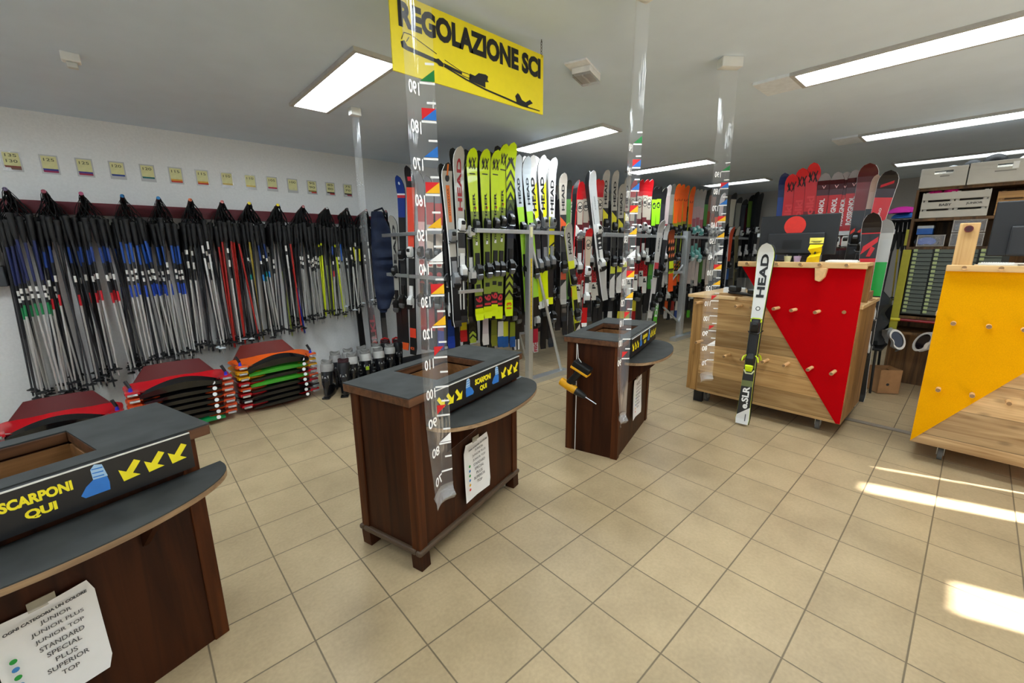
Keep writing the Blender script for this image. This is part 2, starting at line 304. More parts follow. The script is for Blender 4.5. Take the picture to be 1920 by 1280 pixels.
# ------------------------------------------------------------------ clear height strips
FLAGS = {190: 'G', 180: 'RB', 170: 'B', 160: 'RY', 150: 'Y', 140: 'W', 130: 'RY', 120: 'Y', 110: 'R', 90: 'R2', 80: 'W2'}
TAPE = clear('clear_tape', .07, 'e8ecf0', .06, 1.6, .22)
FC = {'G': mat('0f7a34', .5), 'R': mat('d8141c', .5), 'B': mat('1e6fc4', .5), 'Y': mat('f2b90c', .5), 'W': mat('f4f4f2', .5)}
def tape(x, y, rz, wd, label, zb, lean=(0, 0), text_lo=70, curl=.02, faint=False):
    r = empty('height_strip', (x, y, 0), rz, label, 'measuring strip', 'clear measuring strips')
    def pt(a, z, off=0.):
        k = z / H; bend = curl * math.sin(a * math.pi) ; lf = max(0, .25 - (z - zb)) * .25
        return Vector((-wd + a * wd + lean[0] * k, bend + lean[1] * k - lf * (1 - a) * .6 + off, z))
    zs = [zb + .0, zb + .05, zb + .1, zb + .2] + [zb + .3 + i * (H - .06 - zb - .3) / 12 for i in range(13)]
    s = MB(); s.loft([[pt(i / 8, z) for i in range(9)] for z in zs], 0, False, False); s.build('strip', TAPE, r, smooth=True)
    q = MB(); zl = [zb - .045, zb - .03, zb - .012, zb + .004, zb + .018]
    q.loft([[pt(i / 8, max(z, zb)) + Vector((.006 * (j % 2) * (i / 8 - .5), -.004 - .010 * math.sin(j * 1.57), (z - max(z, zb)) - .03 * (1 - i / 8) * 0)) for i in range(9)] for j, z in enumerate(zl)], 0, False, False); q.build('folded_end', clear('folded_tape', .22, 'e8ecf0', .06, 2.0, .5), r, smooth=True)
    if not faint:
        mm = [FC['W'], FC['G'], FC['R'], FC['B'], FC['Y']]; ix = {'W': 0, 'G': 1, 'R': 2, 'B': 3, 'Y': 4}; e = -.0015
        for cm in range(text_lo, 200, 5):
            z = cm / 100; ten = cm % 10 == 0; a0 = .58 if ten else .76
            MB().flat([pt(a0, z - .003, e), pt(.99, z - .003, e), pt(.99, z + .003, e), pt(a0, z + .003, e)]).build('scale_tick', FC['W'], r)
            if not ten: continue
            st = str(cm); g = MB()
            g.text(st, pt(.56, z - .035, e), pt(.14, z - .035, e) - pt(.56, z - .035, e), (0, 0, .034), 0, .02); g.build('scale_number', FC['W'], r); g = MB()
            f = FLAGS.get(cm, '')
            lo, hi = z + .005, z + .036
            A, B_, Cc, D = pt(.6, lo, e), pt(.99, lo, e), pt(.99, hi, e), pt(.6, hi, e)
            if f in ('RB', 'RY'): g.flat([A, Cc, D], 2); g.flat([A, B_, Cc], ix[f[1]])
            elif f in ('R', 'R2'): g.flat([A, pt(.9, hi, e), D], 2)
            elif f in ('G', 'B', 'Y', 'W', 'W2'): g.flat([A, B_, Cc], ix[f[0]])
            if f: g.build('colour_flag', mm, r)
    MB().box(-wd - .01 + lean[0], .01 + lean[0], -.03 + lean[1], .03 + lean[1], H - .055, H).build('ceiling_bracket', PLASTW, r, bevel=.004)
    return r
tape(-.4925, -.047, 0, .094, 'nearest clear height strip, hanging before the middle counter beside the yellow sign', .635, (-.01, 0))
tape(.573, -.056, math.radians(-10), .085, 'clear height strip hanging before the counter with the cordless drill', .60, (.012, 0), 90)
tape(1.628, -.066, math.radians(-38), .105, 'clear height strip hanging left of the white ski at the red desk', .60, (-.035, 0))
tape(.300, 2.28, 0, .06, 'clear height strip hanging before the ski poles on the left wall', .7, (0, 0), 70, .008, True)
# ------------------------------------------------------------------ boot counters
DWOOD = wood('dark_walnut', '260f04', '42200c', 'Z', rough=.5, knots=False, fine=.8, spec=.2); DWOODX = wood('dark_walnut_rail', '4a2d19', '6b452a', 'X', rough=.5, knots=False)
DW2 = wood('dark_walnut_post', '3c1c0a', '5a2e12', 'Z', rough=.5, knots=False, spec=.2)
LW = {}
def counter(ox, oy, deg, label, legs, sheet, dot=True):
    r = empty('boot_counter', (ox, oy, 0), math.radians(deg), label, 'counter', 'dark wood boot counters')
    L, D, zb = .85, .39, (.10 if legs else 0.); zt = .808
    b = MB().box(.03, L - .03, .008, .024, zb, zt).box(.03, L - .03, D - .024, D - .008, zb, zt).box(.008, .024, .03, D - .03, zb, zt).box(L - .024, L - .008, .03, D - .03, zb, zt)
    b.box(.02, L - .02, .02, D - .02, .30, .315).build('panels', DWOOD, r)
    for x in (0, L - .05):
        for y in (0, D - .05):
            MB().box(x, x + .05, y, y + .05, zb, zt).build('post', DW2, r, bevel=.003)
            if legs: MB().prism([(x + .0, y + .0), (x + .06, y), (x + .06, y + .06), (x, y + .06)], 0, zb - .012, lambda p, q, h: Vector((p + (.006 if h == 0 else 0) * (1 if p > L / 2 else 1), q, h))).build('leg', DWOOD, r, bevel=.003)
    if legs:
        m = MB(); z0, z1 = zb - .012, zb + .014
        m.box(-.012, L + .012, -.012, .02, z0, z1).box(-.012, L + .012, D - .02, D + .012, z0, z1).box(-.012, .02, .02, D - .02, z0, z1).box(L - .02, L + .012, .02, D - .02, z0, z1)
        m.build('plinth_moulding', mat('52402f', .5), r, bevel=.009)
    hx0, hx1, hy0, hy1 = .23, .62, .06, .345; a0, a1, c0, c1 = -.022, L + .045, -.012, D + .018
    def ring(z0, z1):
        q = MB(); q.box(a0, hx0, c0, c1, z0, z1).box(hx1, a1, c0, c1, z0, z1).box(hx0, hx1, c0, hy0, z0, z1).box(hx0, hx1, hy1, c1, z0, z1); return q
    ring(.808, .845).build('lid', DWOODX, r, bevel=.004)
    q = ring(.845, .8495); q.build('lid_covering', RUBBER, r)
    w_ = MB(); t = .012
    w_.box(hx0 - t, hx0, hy0, hy1, .66, .80).box(hx1, hx1 + t, hy0, hy1, .66, .80).box(hx0, hx1, hy0 - t, hy0, .66, .80).box(hx0, hx1, hy1, hy1 + t, .66, .80)
    w_.build('well_lining', wood('well_wood', '7a5430', '96693f', 'X', knots=False), r)
    # sign board with arrows, boots and lettering
    sb = MB().box(.11, .825, -.032, -.014, .72, .846).build('sign_board', mat('0b0b0c', .45), r)
    BLU = [YEL, mat('2a76c8', .5), mat('9fc3e0', .5)]; y = -.0328; P = lambda a, z: Vector((a, y, z))
    def arrow(x, z, s):
        g = MB()
        d = Vector((s * .6, 0, -.8)); n = Vector((-d.z, 0, d.x)); c = Vector((x, y, z))
        tip, ba, tl = c + d * .032, c + d * .004, c - d * .034
        g.flat([ba - n * .009, ba + n * .009, tl + n * .009, tl - n * .009], 0); g.flat([tip + n * .036 * 0 + d * 0, ba + n * .03, ba - n * .03], 0); g.build('arrow', YEL, sb)
    for k in range(3): arrow(.150 + k * .062, .779, 1); arrow(.66 + k * .062, .785, -1)
    g = MB(); g.text('SCARPONI', P(.400, .789), (.135, 0, 0), (0, 0, .030), 0, .05); g.text('QUI', P(.438, .746), (.06, 0, 0), (0, 0, .030), 0, .05); g.build('sign_lettering', YEL, sb)
    for x, s in ((.345, 1), (.590, -1)):
        g = MB()
        o = [(-.012, .05), (.004, .056), (.014, .044), (.013, .012), (.030, -.002), (.044, -.024), (.036, -.034), (-.018, -.034), (-.02, -.01)]
        lo = [(-.012, .05), (.004, .056), (.014, .044), (.013, .012), (-.019, .010)]
        g.flat([P(x + s * p, .785 + q) for p, q in o], 1)
        g.flat([P(x + s * p, .785 + q) + Vector((0, -.0004, 0)) for p, q in lo], 2)
        for k in range(3): g.flat([P(x + s * -.012, .80 + k * .012) + Vector((0, -.0008, 0)), P(x + s * .012, .803 + k * .012) + Vector((0, -.0008, 0)), P(x + s * .012, .806 + k * .012) + Vector((0, -.0008, 0)), P(x + s * -.012, .804 + k * .012) + Vector((0, -.0008, 0))], 1)
        g.build('boot_picture', BLU, sb)
    MB().box(.11, .825, -.0335, -.030, .8425, .8465).build('edge_strip', mat('d8d6d0', .4), sb)
    # half-round shelf
    pts = [(.50 + .415 * math.cos(t), .0 - .22 * abs(math.sin(t)) ** .85) for t in [math.pi + i * math.pi / 28 for i in range(29)]] + [(.915, .004), (.085, .004)]
    sh = MB().prism(pts, .668, .686, lambda p, q, h: Vector((p, q, h))).build('shelf', wood('shelf_edge', '7c6248', 'a98a66', 'X', knots=False), r)
    MB().prism(pts, .686, .690, lambda p, q, h: Vector((p, q, h))).build('shelf_covering', RUBBER, sh)
    for x in (.22, .66):
        MB().prism([(0.008, .668), (-.17, .668), (-.15, .645), (.008, .50)], x, x + .018, lambda p, q, h: Vector((h, p, q))).build('bracket', DWOOD, r)
    # paper notice
    s = empty('paper_notice', (ox, oy, 0), math.radians(deg), sheet, 'notice', 'category notices on the counters')
    x0, x1, z0, z1 = .325, .53, .175, .485
    rag = 9; rings = []
    for i in range(rag):
        z = z1 + (z0 - z1) * i / (rag - 1); cv = .010 + .012 * (i / (rag - 1)) ** 2
        rings.append([Vector((x0 + (.02 if i == 0 else .0), -.001 - cv * .6 if i else -.004, z)), Vector(((x0 + x1) / 2, -.003 - .002, z - .004)), Vector((x1 - (.012 if i in (0, rag - 1) else 0), -.002 - cv, z + .01))])
    MB().loft(rings, 0, False, False).build('sheet', mat('f1f0ee', .6, noise=.01), s, smooth=True)
    MB().box(.40, .455, -.0058, -.0040, .475, .505).build('sticky_tape', clear('sticky', .35, 'e8e0c8'), s)
    NM = [mat('4a4a4c', .7), mat('1f9a3c', .6), mat('3f86c8', .6), mat('d03030', .6), mat('f0b400', .6)]; yy = lambda a, z: -.0055 - .022 * max(0, (a - .42)) * 1.2 - .02 * max(0, .47 - z) * max(.0, (a - .40)) / .13 * .9 - (.012 if a < .37 else 0.)
    def ln(t, c, wid, z, h, bold=.01):
        a0 = c - wid / 2; p = Vector((a0, yy(a0, z) - .003, z)); q = Vector((a0 + wid, yy(a0 + wid, z) - .0075, z + .01 * wid / .2)); MB().text(t, p, q - p, (0, 0, h), 0, bold).build('printed_line', NM[0], s)
    ln('OGNI CATEGORIA UN COLORE', .43, .165, .452, .009, .06)
    for k, (t, wid) in enumerate((('JUNIOR', .062), ('JUNIOR PLUS', .105), ('JUNIOR TOP', .098), ('STANDARD', .09), ('SPECIAL', .07), ('PLUS', .044), ('SUPERIOR', .085), ('TOP', .036))): ln(t, .445, wid, .424 - k * .026, .015)
    for k, ci in enumerate((1, 2, 1, 2, 4, 3)):
        c = Vector((.352, -.021, .372 - k * .026)); MB().flat([c + Vector((.0075 * math.cos(t), 0, .0075 * math.sin(t))) for t in [i * math.pi / 6 for i in range(12)]]).build('colour_dot', NM[ci], s)
    return r
counter(-1.951, .323, 17.3, 'nearest dark brown boot counter with half-round shelf at lower left', False, 'large paper notice of ski categories taped to the nearest lower left counter')
counter(-.44, .327, 16., 'dark brown boot counter on short legs with rounded moulding, in the middle of the room', True, 'paper notice of ski categories pinned to the middle counter on legs')
counter(1.098, .32, 16.5, 'dark brown boot counter beside which a cordless drill hangs', False, 'paper notice of ski categories on the counter with the drill')
# cordless drill hanging on its cord
def drill():
    rz = math.radians(16.5); r = empty('cordless_drill', (1.098, .32, 0), rz, 'yellow and black cordless drill hanging upside down on the side of the far counter', 'drill')
    ym = mat('eaa812', .45); yy = .27; xx = -.075
    A = Vector((xx, yy, .60))
    c = Vector((xx, yy + .02, .645)); M = Matrix.Translation((xx - .01, yy, .62)) @ Matrix.Rotation(math.radians(25), 4, 'X')
    def T(p): return M @ Vector(p)
    def blk(name, pr, m, n=12, parent=r):
        return MB().loft([[T(p) for p in ell_(c_, a, b, n)] for c_, a, b in pr], 0).build(name, m, parent, smooth=True)
    def ell_(cn, a, b, n): return [(cn[0] + a * math.cos(2 * math.pi * k / n), cn[1] + b * math.sin(2 * math.pi * k / n), cn[2]) for k in range(n)]
    def elly(cn, a, b, n=12): return [T((cn[0] + a * math.cos(2 * math.pi * k / n), cn[1], cn[2] + b * math.sin(2 * math.pi * k / n))) for k in range(n)]
    bat = MB(); bat.box(-.036, .036, -.075, .055, .03, .075, 0, M); bat.build('battery', BLACK, r, bevel=.008)
    MB().box(-.037, .037, -.077, .057, .015, .032, 0, M).build('battery_trim', ym, r, bevel=.004)
    MB().loft([[T((.021 * math.cos(t), .0 + dy + .026 * math.sin(t), z)) for t in [2 * math.pi * k / 12 for k in range(12)]] for z, dy in ((.02, -.005), (-.03, .0), (-.07, .012), (-.10, .02))]).build('handle', BLACK, r, smooth=True)
    MB().loft([elly((0, y, -.125), a, a * 1.12) for y, a in ((.085, .018), (.08, .026), (.02, .028), (-.03, .028), (-.045, .024))]).build('motor_housing', ym, r, smooth=True)
    MB().loft([elly((0, y, -.125), a, a) for y, a in ((-.045, .028), (-.06, .026), (-.08, .024), (-.115, .017), (-.125, .012))]).build('chuck', DARK, r, smooth=True)
    MB().tube([T((0, -.125, -.125)), T((0, -.21, -.125))], .0035, 6).build('drill_bit', STEEL, r)
    MB().box(-.012, .012, -.02, .0, -.095, -.075, 0, M).build('trigger', DARK, r, bevel=.003)
    MB().tube([(-.03, .3, .80), (-.045, .29, .76), (-.06, .28, .715), T((0, .01, .075))], .002, 6).build('hanging_cord', PLASTW, r)
drill()
r = empty('power_cable', (1.098, .32, 0), math.radians(16.5), 'thin white cable running down the drill side of the far counter', 'cable')
MB().tube([(-.006, .315, .80), (-.006, .314, .6), (-.007, .31, .4), (-.006, .31, .1), (-.006, .31, .005)], .003, 6).build('cord', PLASTW, r)
# ------------------------------------------------------------------ wheeled desks
PINE = wood('pine_planks', 'a67d4a', 'c8a26c', 'Y', plank=.145, pax='Z', rough=.6); PINER = wood('rough_pine_planks', '9d7a50', 'd4b486', 'Y', plank=.2, pax='Z', rough=.7, fine=.8)
PINES = wood('pine_side', '8a6334', 'b98d52', 'Z', rough=.6); PINET = wood('pine_top', 'c29a62', 'e0bd88', 'Y', rough=.55, knots=False); DOWEL = mat('dcb27c', .55, noise=.1)
FELT_R = mat('b40008', .9, noise=.06, scale=200, bump=.05, spec=.08); FELT_Y = mat('e2a000', .9, noise=.06, scale=200, bump=.05, spec=.08)
def dowels(r, lst, x, ln):
    for y, z in lst:
        y, z = y - r.location.y, z
        MB().tube([(x + .01, y, z), (x - ln, y, z + .004)], .0125, 12).tube([(x - ln, y, z + .004), (x - ln - .001, y, z + .004)], .0115, 12, 1).build('peg', [DOWEL, mat('8f6f4a', .7, noise=.15)], r, smooth=True)
def caster(r, x, y):
    m = MB(); m.box(x - .03, x + .03, y - .03, y + .03, .098, .106).box(x - .016, x + .03, y - .019, y - .015, .04, .10).box(x - .016, x + .03, y + .015, y + .019, .04, .10)
    c = m.build('caster', mat('a8a8a4', .4, .7), r)
    MB().tube([(x + .012, y - .013, .044), (x + .012, y + .013, .044)], .044, 18).build('wheel', mat('6b6b68', .5), c, smooth=True)
def desk_red():
    X = 2.6; r = empty('wheeled_desk', (X, 0, 0), 0, 'pine desk on wheels with slanted red felt panel and wooden pegs', 'desk')
    MB().box(.004, .03, -.645, .452, .122, 1.0).build('front_planks', PINE, r)
    MB().box(.03, .75, -.645, -.62, .115, 1.0).build('side_panel', PINES, r, bevel=.003)
    MB().box(.012, .05, .452, .558, .125, .99).build('corner_plank', PINES, r, bevel=.004)
    MB().box(.05, .75, .53, .555, .13, .98).build('side_panel', PINES, r)
    MB().box(.03, .75, -.62, .53, .115, .14).build('base_board', PINES, r)
    # table top with an oval basin on the left half
    n = 28; a = [(.78, -.66), (.78, .60), (-.02, .60), (-.02, -.66)]
    MB().box(.032, .78, -.66, .17, 1.0, 1.028).box(-.015, .06, .19, .60, 1.0, 1.028).box(.032, .06, .16, .19, 1.0, 1.028).box(.30, .78, .17, .60, 1.0, 1.028).box(.06, .30, .43, .60, 1.0, 1.028).build('table_top', PINET, r, bevel=.004)
    t = MB(); t.loft([ell(.18, .245, .12, .19, 1.026, 28), ell(.18, .245, .11, .18, .99, 28), ell(.18, .245, .07, .13, .95, 28)], 0, False); t.flat(ell(.18, .245, .07, .13, .95, 28)); t.build('tray', mat('b48b58', .6), r, smooth=True)
    MB().prism([(.165, 1.288), (-.645, 1.288), (-.645, .128), (-.62, .125)], -.004, .004, lambda p, q, h: Vector((h, p, q))).build('felt_panel', FELT_R, r)
    MB().box(-.03, .004, -.652, .192, 1.288, 1.33).build('top_rail', PINET, r, bevel=.004)
    MB().box(.004, .30, -.645, .10, 1.305, 1.328).build('monitor_shelf', PINET, r)
    MB().box(.26, .30, -.645, .10, 1.028, 1.305).build('shelf_support', PINES, r)
    MB().prism([(-.355, 1.29), (-.43, 1.29), (-.42, 1.225), (-.395, 1.19), (-.365, 1.20)], -.055, -.004, lambda p, q, h: Vector((h, p, q))).build('wooden_bracket', DOWEL, r, bevel=.004)
    dowels(r, [(.113, 1.309), (-.102, 1.309), (-.26, 1.309), (-.382, 1.309), (-.54, 1.309)], -.03, .03)
    dowels(r, [(.475, .96), (.14, .96), (.02, .96), (-.141, .967), (-.26, .966), (-.412, .967), (.44, .605), (.19, .52), (.05, .52), (-.11, .53), (-.26, .53), (-.42, .53), (-.565, .53)], 0, .13)
    MB().tube([(.0, -.562, .976), (-.012, -.562, .976)], .0125, 12).build('peg_stub', mat('9c6f45', .6), r)
    for x, y in ((.12, -.49), (.12, .40), (.66, -.49), (.66, .40)): caster(r, x, y)
    MB().box(.06, .10, .42, .50, .0, .115).build('foot_block', DARK, r)
desk_red()
def desk_yellow():
    X = 2.6; r = empty('wheeled_desk', (X, 0, 0), 0, 'pine desk on wheels with slanted yellow felt panel at right edge', 'desk')
    MB().box(.004, .03, -1.75, -1.035, .128, 1.29).build('front_planks', PINER, r)
    MB().box(.03, .75, -1.06, -1.035, .125, 1.0).build('side_panel', PINES, r, bevel=.003)
    MB().box(.03, .75, -1.75, -1.06, .125, .15).build('base_board', PINES, r)
    MB().box(.0, .78, -1.75, -1.03, 1.0, 1.028).build('table_top', PINET, r, bevel=.004)
    MB().prism([(-1.035, 1.288), (-1.75, 1.288), (-1.75, 1.22), (-1.45, .71), (-1.037, .135)], -.006, .003, lambda p, q, h: Vector((h, p, q))).build('felt_panel', FELT_Y, r)
    MB().box(-.035, .004, -1.75, -1.035, 1.288, 1.326).build('top_rail', PINET, r, bevel=.004)
    MB().box(.03, .34, -1.75, -1.15, 1.300, 1.322).build('monitor_shelf', PINET, r)
    MB().box(.3, .34, -1.75, -1.15, 1.028, 1.30).build('shelf_support', PINES, r)
    p = MB().box(.004, .026, -1.142, -1.054, 1.29, 1.578).build('opener_board', wood('beech_board', 'b88f58', 'd2ac74', 'Z', knots=False), r, bevel=.006)
    MB().tube([(.004, -1.096, 1.542), (-.014, -1.096, 1.542)], .020, 16).build('red_knob', mat('5a0f12', .3), p, smooth=True)
    MB().tube([(-.0139, -1.096, 1.542), (-.0142, -1.096, 1.542)], .014, 16).build('knob_face', mat('340709', .4), p)
    dowels(r, [(-1.113, 1.307), (-1.262, 1.307), (-1.41, 1.307)], -.033, .012)
    dowels(r, [(-1.119, .965), (-1.268, .964), (-1.405, .962), (-1.117, .529), (-1.267, .529), (-1.418, .520)], 0, .075)
    for x, y in ((.13, -1.19), (.13, -1.66), (.66, -1.19), (.66, -1.66)): caster(r, x, y)
desk_yellow()
# things standing on the desks
def monitor(x, y, z, wd, ht, rz, label, disc=False):
    r = empty('computer_monitor', (x, y, z), rz, label, 'monitor', 'computer monitors on the desks')
    MB().box(-.012, .012, -wd / 2, wd / 2, .055, .055 + ht).build('screen_housing', mat('1a1b1d', .45), r, bevel=.006)
    MB().box(-.05, -.012, -wd * .36, wd * .36, .06, .055 + ht * .55).build('back_cover', mat('222326', .5), r, bevel=.01)
    MB().box(-.052, -.05, -.05, .08, .10, .17).build('socket_panel', mat('101113', .4), r)
    MB().box(-.02, .0, -.03, .03, .01, .12).build('stand_neck', BLACK, r); MB().box(-.09, .09, -.11, .11, .0, .012).build('stand_base', BLACK, r, bevel=.003)
    if disc:
        MB().tube([(-.0125, .02, .055 + ht * .73), (-.0138, .02, .055 + ht * .73)], .075, 32).build('red_disc', mat('cf2a1e', .5), r)
    return r
monitor(2.82, -.145, 1.328, .54, .31, math.radians(0), 'black computer monitor seen from behind with a round red sticker', True)
monitor(2.83, -1.47, 1.322, .56, .33, math.radians(0), 'black computer monitor seen from behind on the yellow desk')
def folded_stand():
    r = empty('brochure_stand', (2.65, -.315, 1.328), 0, 'yellow zigzag folded stand with small notice on red desk', 'stand')
    z = [(.0, 0.0, .06), (-.03, .05, .065), (.0, .085, .05), (-.025, .13, .062)]
    m = MB(); pts = [(-.055, 0.), (.035, .045), (-.06, .085), (.03, .125), (.03, .150), (-.055, .15)]
    m.loft([[Vector((-.012, -.042, 0)), Vector((-.012, .042, 0))], [Vector((-.03, -.046, .05)), Vector((-.03, .034, .035))], [Vector((.012, -.043, .078)), Vector((.012, .02, .062))], [Vector((-.03, -.05, .118)), Vector((-.03, .036, .095))], [Vector((-.0, -.05, .132)), Vector((-.0, .034, .132))]], 0, False, False)
    m.build('folded_plate', mat('f2d20f', .4), r)
    MB().box(-.004, .0, -.05, .038, .14, .182).build('small_notice', mat('f0e464', .5), r)
    MB().box(-.006, -.004, -.04, .028, .155, .158).box(-.006, -.004, -.03, .015, .148, .151).build('small_print', INK, r)
    MB().box(.0, .006, -.01, .0, .0, .14).build('rod', BLACK, r)
folded_stand()
def keyboard(x, y, z, l, label):
    r = empty('keyboard', (x, y, z), 0, label, 'keyboard'); MB().box(-.05, .05, -l / 2, l / 2, 0, .014).build('base', PLASTW, r, bevel=.004)
    k = MB()
    for i in range(4):
        for j in range(14): k.cbox((-.036 + i * .024, -l / 2 + .012 + (j + .5) * (l - .024) / 14, .016), (.018, (l - .024) / 14 * .8, .006))
    k.build('keys', WHITE, r)
keyboard(2.68, -.49, 1.328, .19, 'white keyboard on top of the red desk right of the yellow stand')
keyboard(2.70, -1.245, 1.322, .16, 'white keyboard on the yellow desk beside the wooden board')
r = empty('paper_stack', (2.74, -1.42, 1.322), 0, 'loose pile of papers on top of the yellow desk', 'papers')
for k in range(4): MB().box(-.08, .08, -.13, .12, k * .004, k * .004 + .003).build('sheet', mat(('e9d8d2', 'f0efec', 'd8d6d2', 'eee6dc')[k], .7), r, rz=.07 * (k - 1.5))
for k, (y, c, lb) in enumerate(((.035, 'b9b6b0', 'grey cup standing at the left end of the red desk rail'), (-.13, 'c8c8a0', 'pale green cup behind the red desk rail'), (-.195, 'b9a4c8', 'lilac cup beside the yellow stand on the red desk'))):
    r = empty('cup', (2.71, y, 1.328), 0, lb, 'cup'); MB().loft([ell(0, 0, .020, .020, 0, 14), ell(0, 0, .027, .027, .045, 14), ell(0, 0, .024, .024, .045, 14), ell(0, 0, .018, .018, .005, 14)]).build('body', mat(c, .4), r, smooth=True)
r = empty('paper_box', (2.98, .34, 1.028), .2, 'small white box standing on the lower left table of the red desk', 'box'); MB().box(-.05, .05, -.09, .09, 0, .045).build('carton', WHITE, r, bevel=.003)
MB().box(-.045, .045, -.08, .08, .0455, .0465).build('lid_label', mat('d8dce4', .5), r)
r = empty('ski_binding', (2.80, .20, 1.03), math.radians(60), 'loose black ski binding lying in the tray of the red desk', 'ski binding')
MB().box(-.16, .16, -.03, .03, 0, .02).build('rail', BLACK, r, bevel=.005); MB().box(-.16, -.07, -.032, .032, .02, .06).build('toe_piece', BLACK, r, bevel=.012); MB().box(.06, .16, -.032, .032, .02, .07).build('heel_piece', DARK, r, bevel=.012)
# ------------------------------------------------------------------ skis
def bind_mesh(kind):
    body = {'b': BLACK, 'w': mat('e9e9e6', .35), 's': mat('9b9ea2', .35, .5), 't': mat('6fb9b0', .4), 'g': BLACK}[kind]
    acc = {'b': mat('7d8084', .35, .6), 'w': BLACK, 's': BLACK, 't': mat('d8ece8', .4), 'g': mat('d8f010', .4)}[kind]
    t = MB()
    def lump(z0, z1, w0, w1, h, mi, y0=0.):
        n = 5; t.loft([[Vector((-w_, -y0, z)), Vector((w_, -y0, z)), Vector((w_ * .85, -y0 - hh, z)), Vector((-w_ * .85, -y0 - hh, z))] for z, w_, hh in ((z0, w0, h * .35), (z0 + (z1 - z0) * .3, (w0 + w1) / 2 * 1.05, h * .95), (z0 + (z1 - z0) * .7, w1, h), (z1, w1 * .7, h * .4))], mi)
    lump(-.045, .065, .028, .03, .05, 0); lump(-.055, -.035, .036, .036, .022, 0); lump(.01, .045, .018, .02, .012, 1, .045)
    t.tube([(-.042, -.02, -.03), (-.03, -.035, -.045), (.03, -.035, -.045), (.042, -.02, -.03)], .005, 5, 1)
    toe = t.mesh('toe_binding', [body, BLACK if kind == 'g' else acc], True)
    t = MB(); lump(-.07, .06, .026, .03, .055, 0); lump(-.085, -.02, .022, .03, .03, 1, .03)
    t.box(-.022, .022, -.014, 0, .05, .16, 0)
    for s in (-1, 1): t.tube([(s * .03, -.012, .045), (s * .05, -.018, .03), (s * .058, -.03, -.005)], .0055, 5, 1)
    return toe, t.mesh('heel_binding', [body, acc], True)
BIND = {k: bind_mesh(k) for k in 'bwstg'}
NSKI = [0]
def ski(tip, tail, wd, design, label, normal=(0, -1, 0), bind='b', toe=.57, heel=.31, letters=(), shapes=(), edge='17181a', group=None, base='101113', kink=.0):
    """tip/tail: points on the ground plane of the ski; design: [(start along length, colour, slant)] from the tail up"""
    tip, tail = Vector(tip), Vector(tail); L = (tip - tail).length
    M = frame_mat(tail, tip - tail, Vector(normal)); th = .014
    cols = []; bounds = [d[0] for d in design][1:]
    grid = [s for s in [0, .04, .12, .22, .32, .42, .52, .62, .72, .8, .86, .9, .93, .955, .975, .99, 1.0] if all(abs(s - b) > .022 for b in bounds)] + bounds
    grid.sort(); sl = {d[0]: (d[2] if len(d) > 2 else 0.) for d in design}
    def width(s):
        if s > .93: return wd / 2 * math.sqrt(max(0., 1 - ((s - .93) / .07) ** 2)) * (1 if s < 1 else 0) + .002
        if s < .05: return wd / 2 * (.74 + .12 * min(1, s / .03))
        return wd / 2 * (.66 + .34 * abs((s - .45) / .48) ** 1.6 * (1 if s > .45 else .62))
    def yc(s): return -.05 * max(0, (s - .88) / .12) ** 2 * (L / 1.5) - .008 * max(0, (.04 - s) / .04)
    rings = []
    for s in grid:
        a = width(s); d = sl.get(s, 0.) / 2; zl, zr = (s + d) * L, (s - d) * L; y = yc(s); t = th * (.55 + .9 * math.exp(-((s - .45) / .25) ** 2))
        rings.append([Vector((-a, y, zl)), Vector((a, y, zr)), Vector((a, y - t * .5, zr)), Vector((a * .96, y - t, zr)), Vector((-a * .96, y - t, zl)), Vector((-a, y - t * .5, zl))])
    mats = [mat(base, .35, noise=.02), mat(edge, .4, noise=.02)]; b = MB(); vs = [p for q in rings for p in q]; fs = []; ms = []; n = 6
    for i in range(len(rings) - 1):
        mid = (grid[i] + grid[i + 1]) / 2; col = [d for d in design if d[0] <= mid][-1][1]; m = mat(col, .28, noise=.025, scale=12, coat=.25)
        if m not in mats: mats.append(m)
        for j in range(n):
            k = (j + 1) % n; fs.append((i * n + j, (i + 1) * n + j, (i + 1) * n + k, i * n + k)); ms.append(0 if j == 0 else mats.index(m) if j == 3 else 1)
    b.v = [tuple(v) for v in vs]; b.f = fs + [tuple(range(n)), tuple(range((len(rings) - 1) * n + n - 1, (len(rings) - 1) * n - 1, -1))]; b.m = ms + [1, 1]
    o = b.build('ski', mats, None); o.matrix_world = M; tag(o, label, 'ski', group)
    tm, hm = BIND[bind]; y0 = -th * 1.25
    if toe: inst('toe_binding', tm, o, (0, y0, toe * L))
    if heel: inst('heel_binding', hm, o, (0, y0, heel * L))
    ym = lambda s: yc(s) - th * (.55 + .9 * math.exp(-((s - .45) / .25) ** 2)) - .0012
    if letters or shapes:
        g = MB(); gm = []; lt = MB()
        def mi(c):
            m = mat(c, .4, noise=.02)
            if m not in gm: gm.append(m)
            return gm.index(m)
        for st, s0, s1, fw, col in letters:          # text running up the ski from s0 to s1, fw = letter height / ski width
            h = wd * fw; tv, tf, _ = text_geo(st, .035); lt.add([Vector((h / 2 - h * q, ym(s0 + (s1 - s0) * p) - .0022, (s0 + (s1 - s0) * p) * L)) for p, q in tv], tf, mi(col))
        for k_, (pts, col) in enumerate(shapes): g.flat([Vector((p * wd, ym(q) - .0006 - .00012 * (k_ % 10), q * L)) for p, q in pts], mi(col))
        if shapes: g.build('topsheet_graphics', gm, o)
        if letters: lt.build('lettering', gm, o)
    return o
def circ(x, s, rx, rs, n=16): return [(x + rx * math.cos(2 * math.pi * k / n), s + rs * math.sin(2 * math.pi * k / n)) for k in range(n)]
def chev(s, h, t): return [[(-.40, s), (0, s + h), (0, s + h + t), (-.40, s + t)], [(.40, s), (0, s + h), (0, s + h + t), (.40, s + t)]]
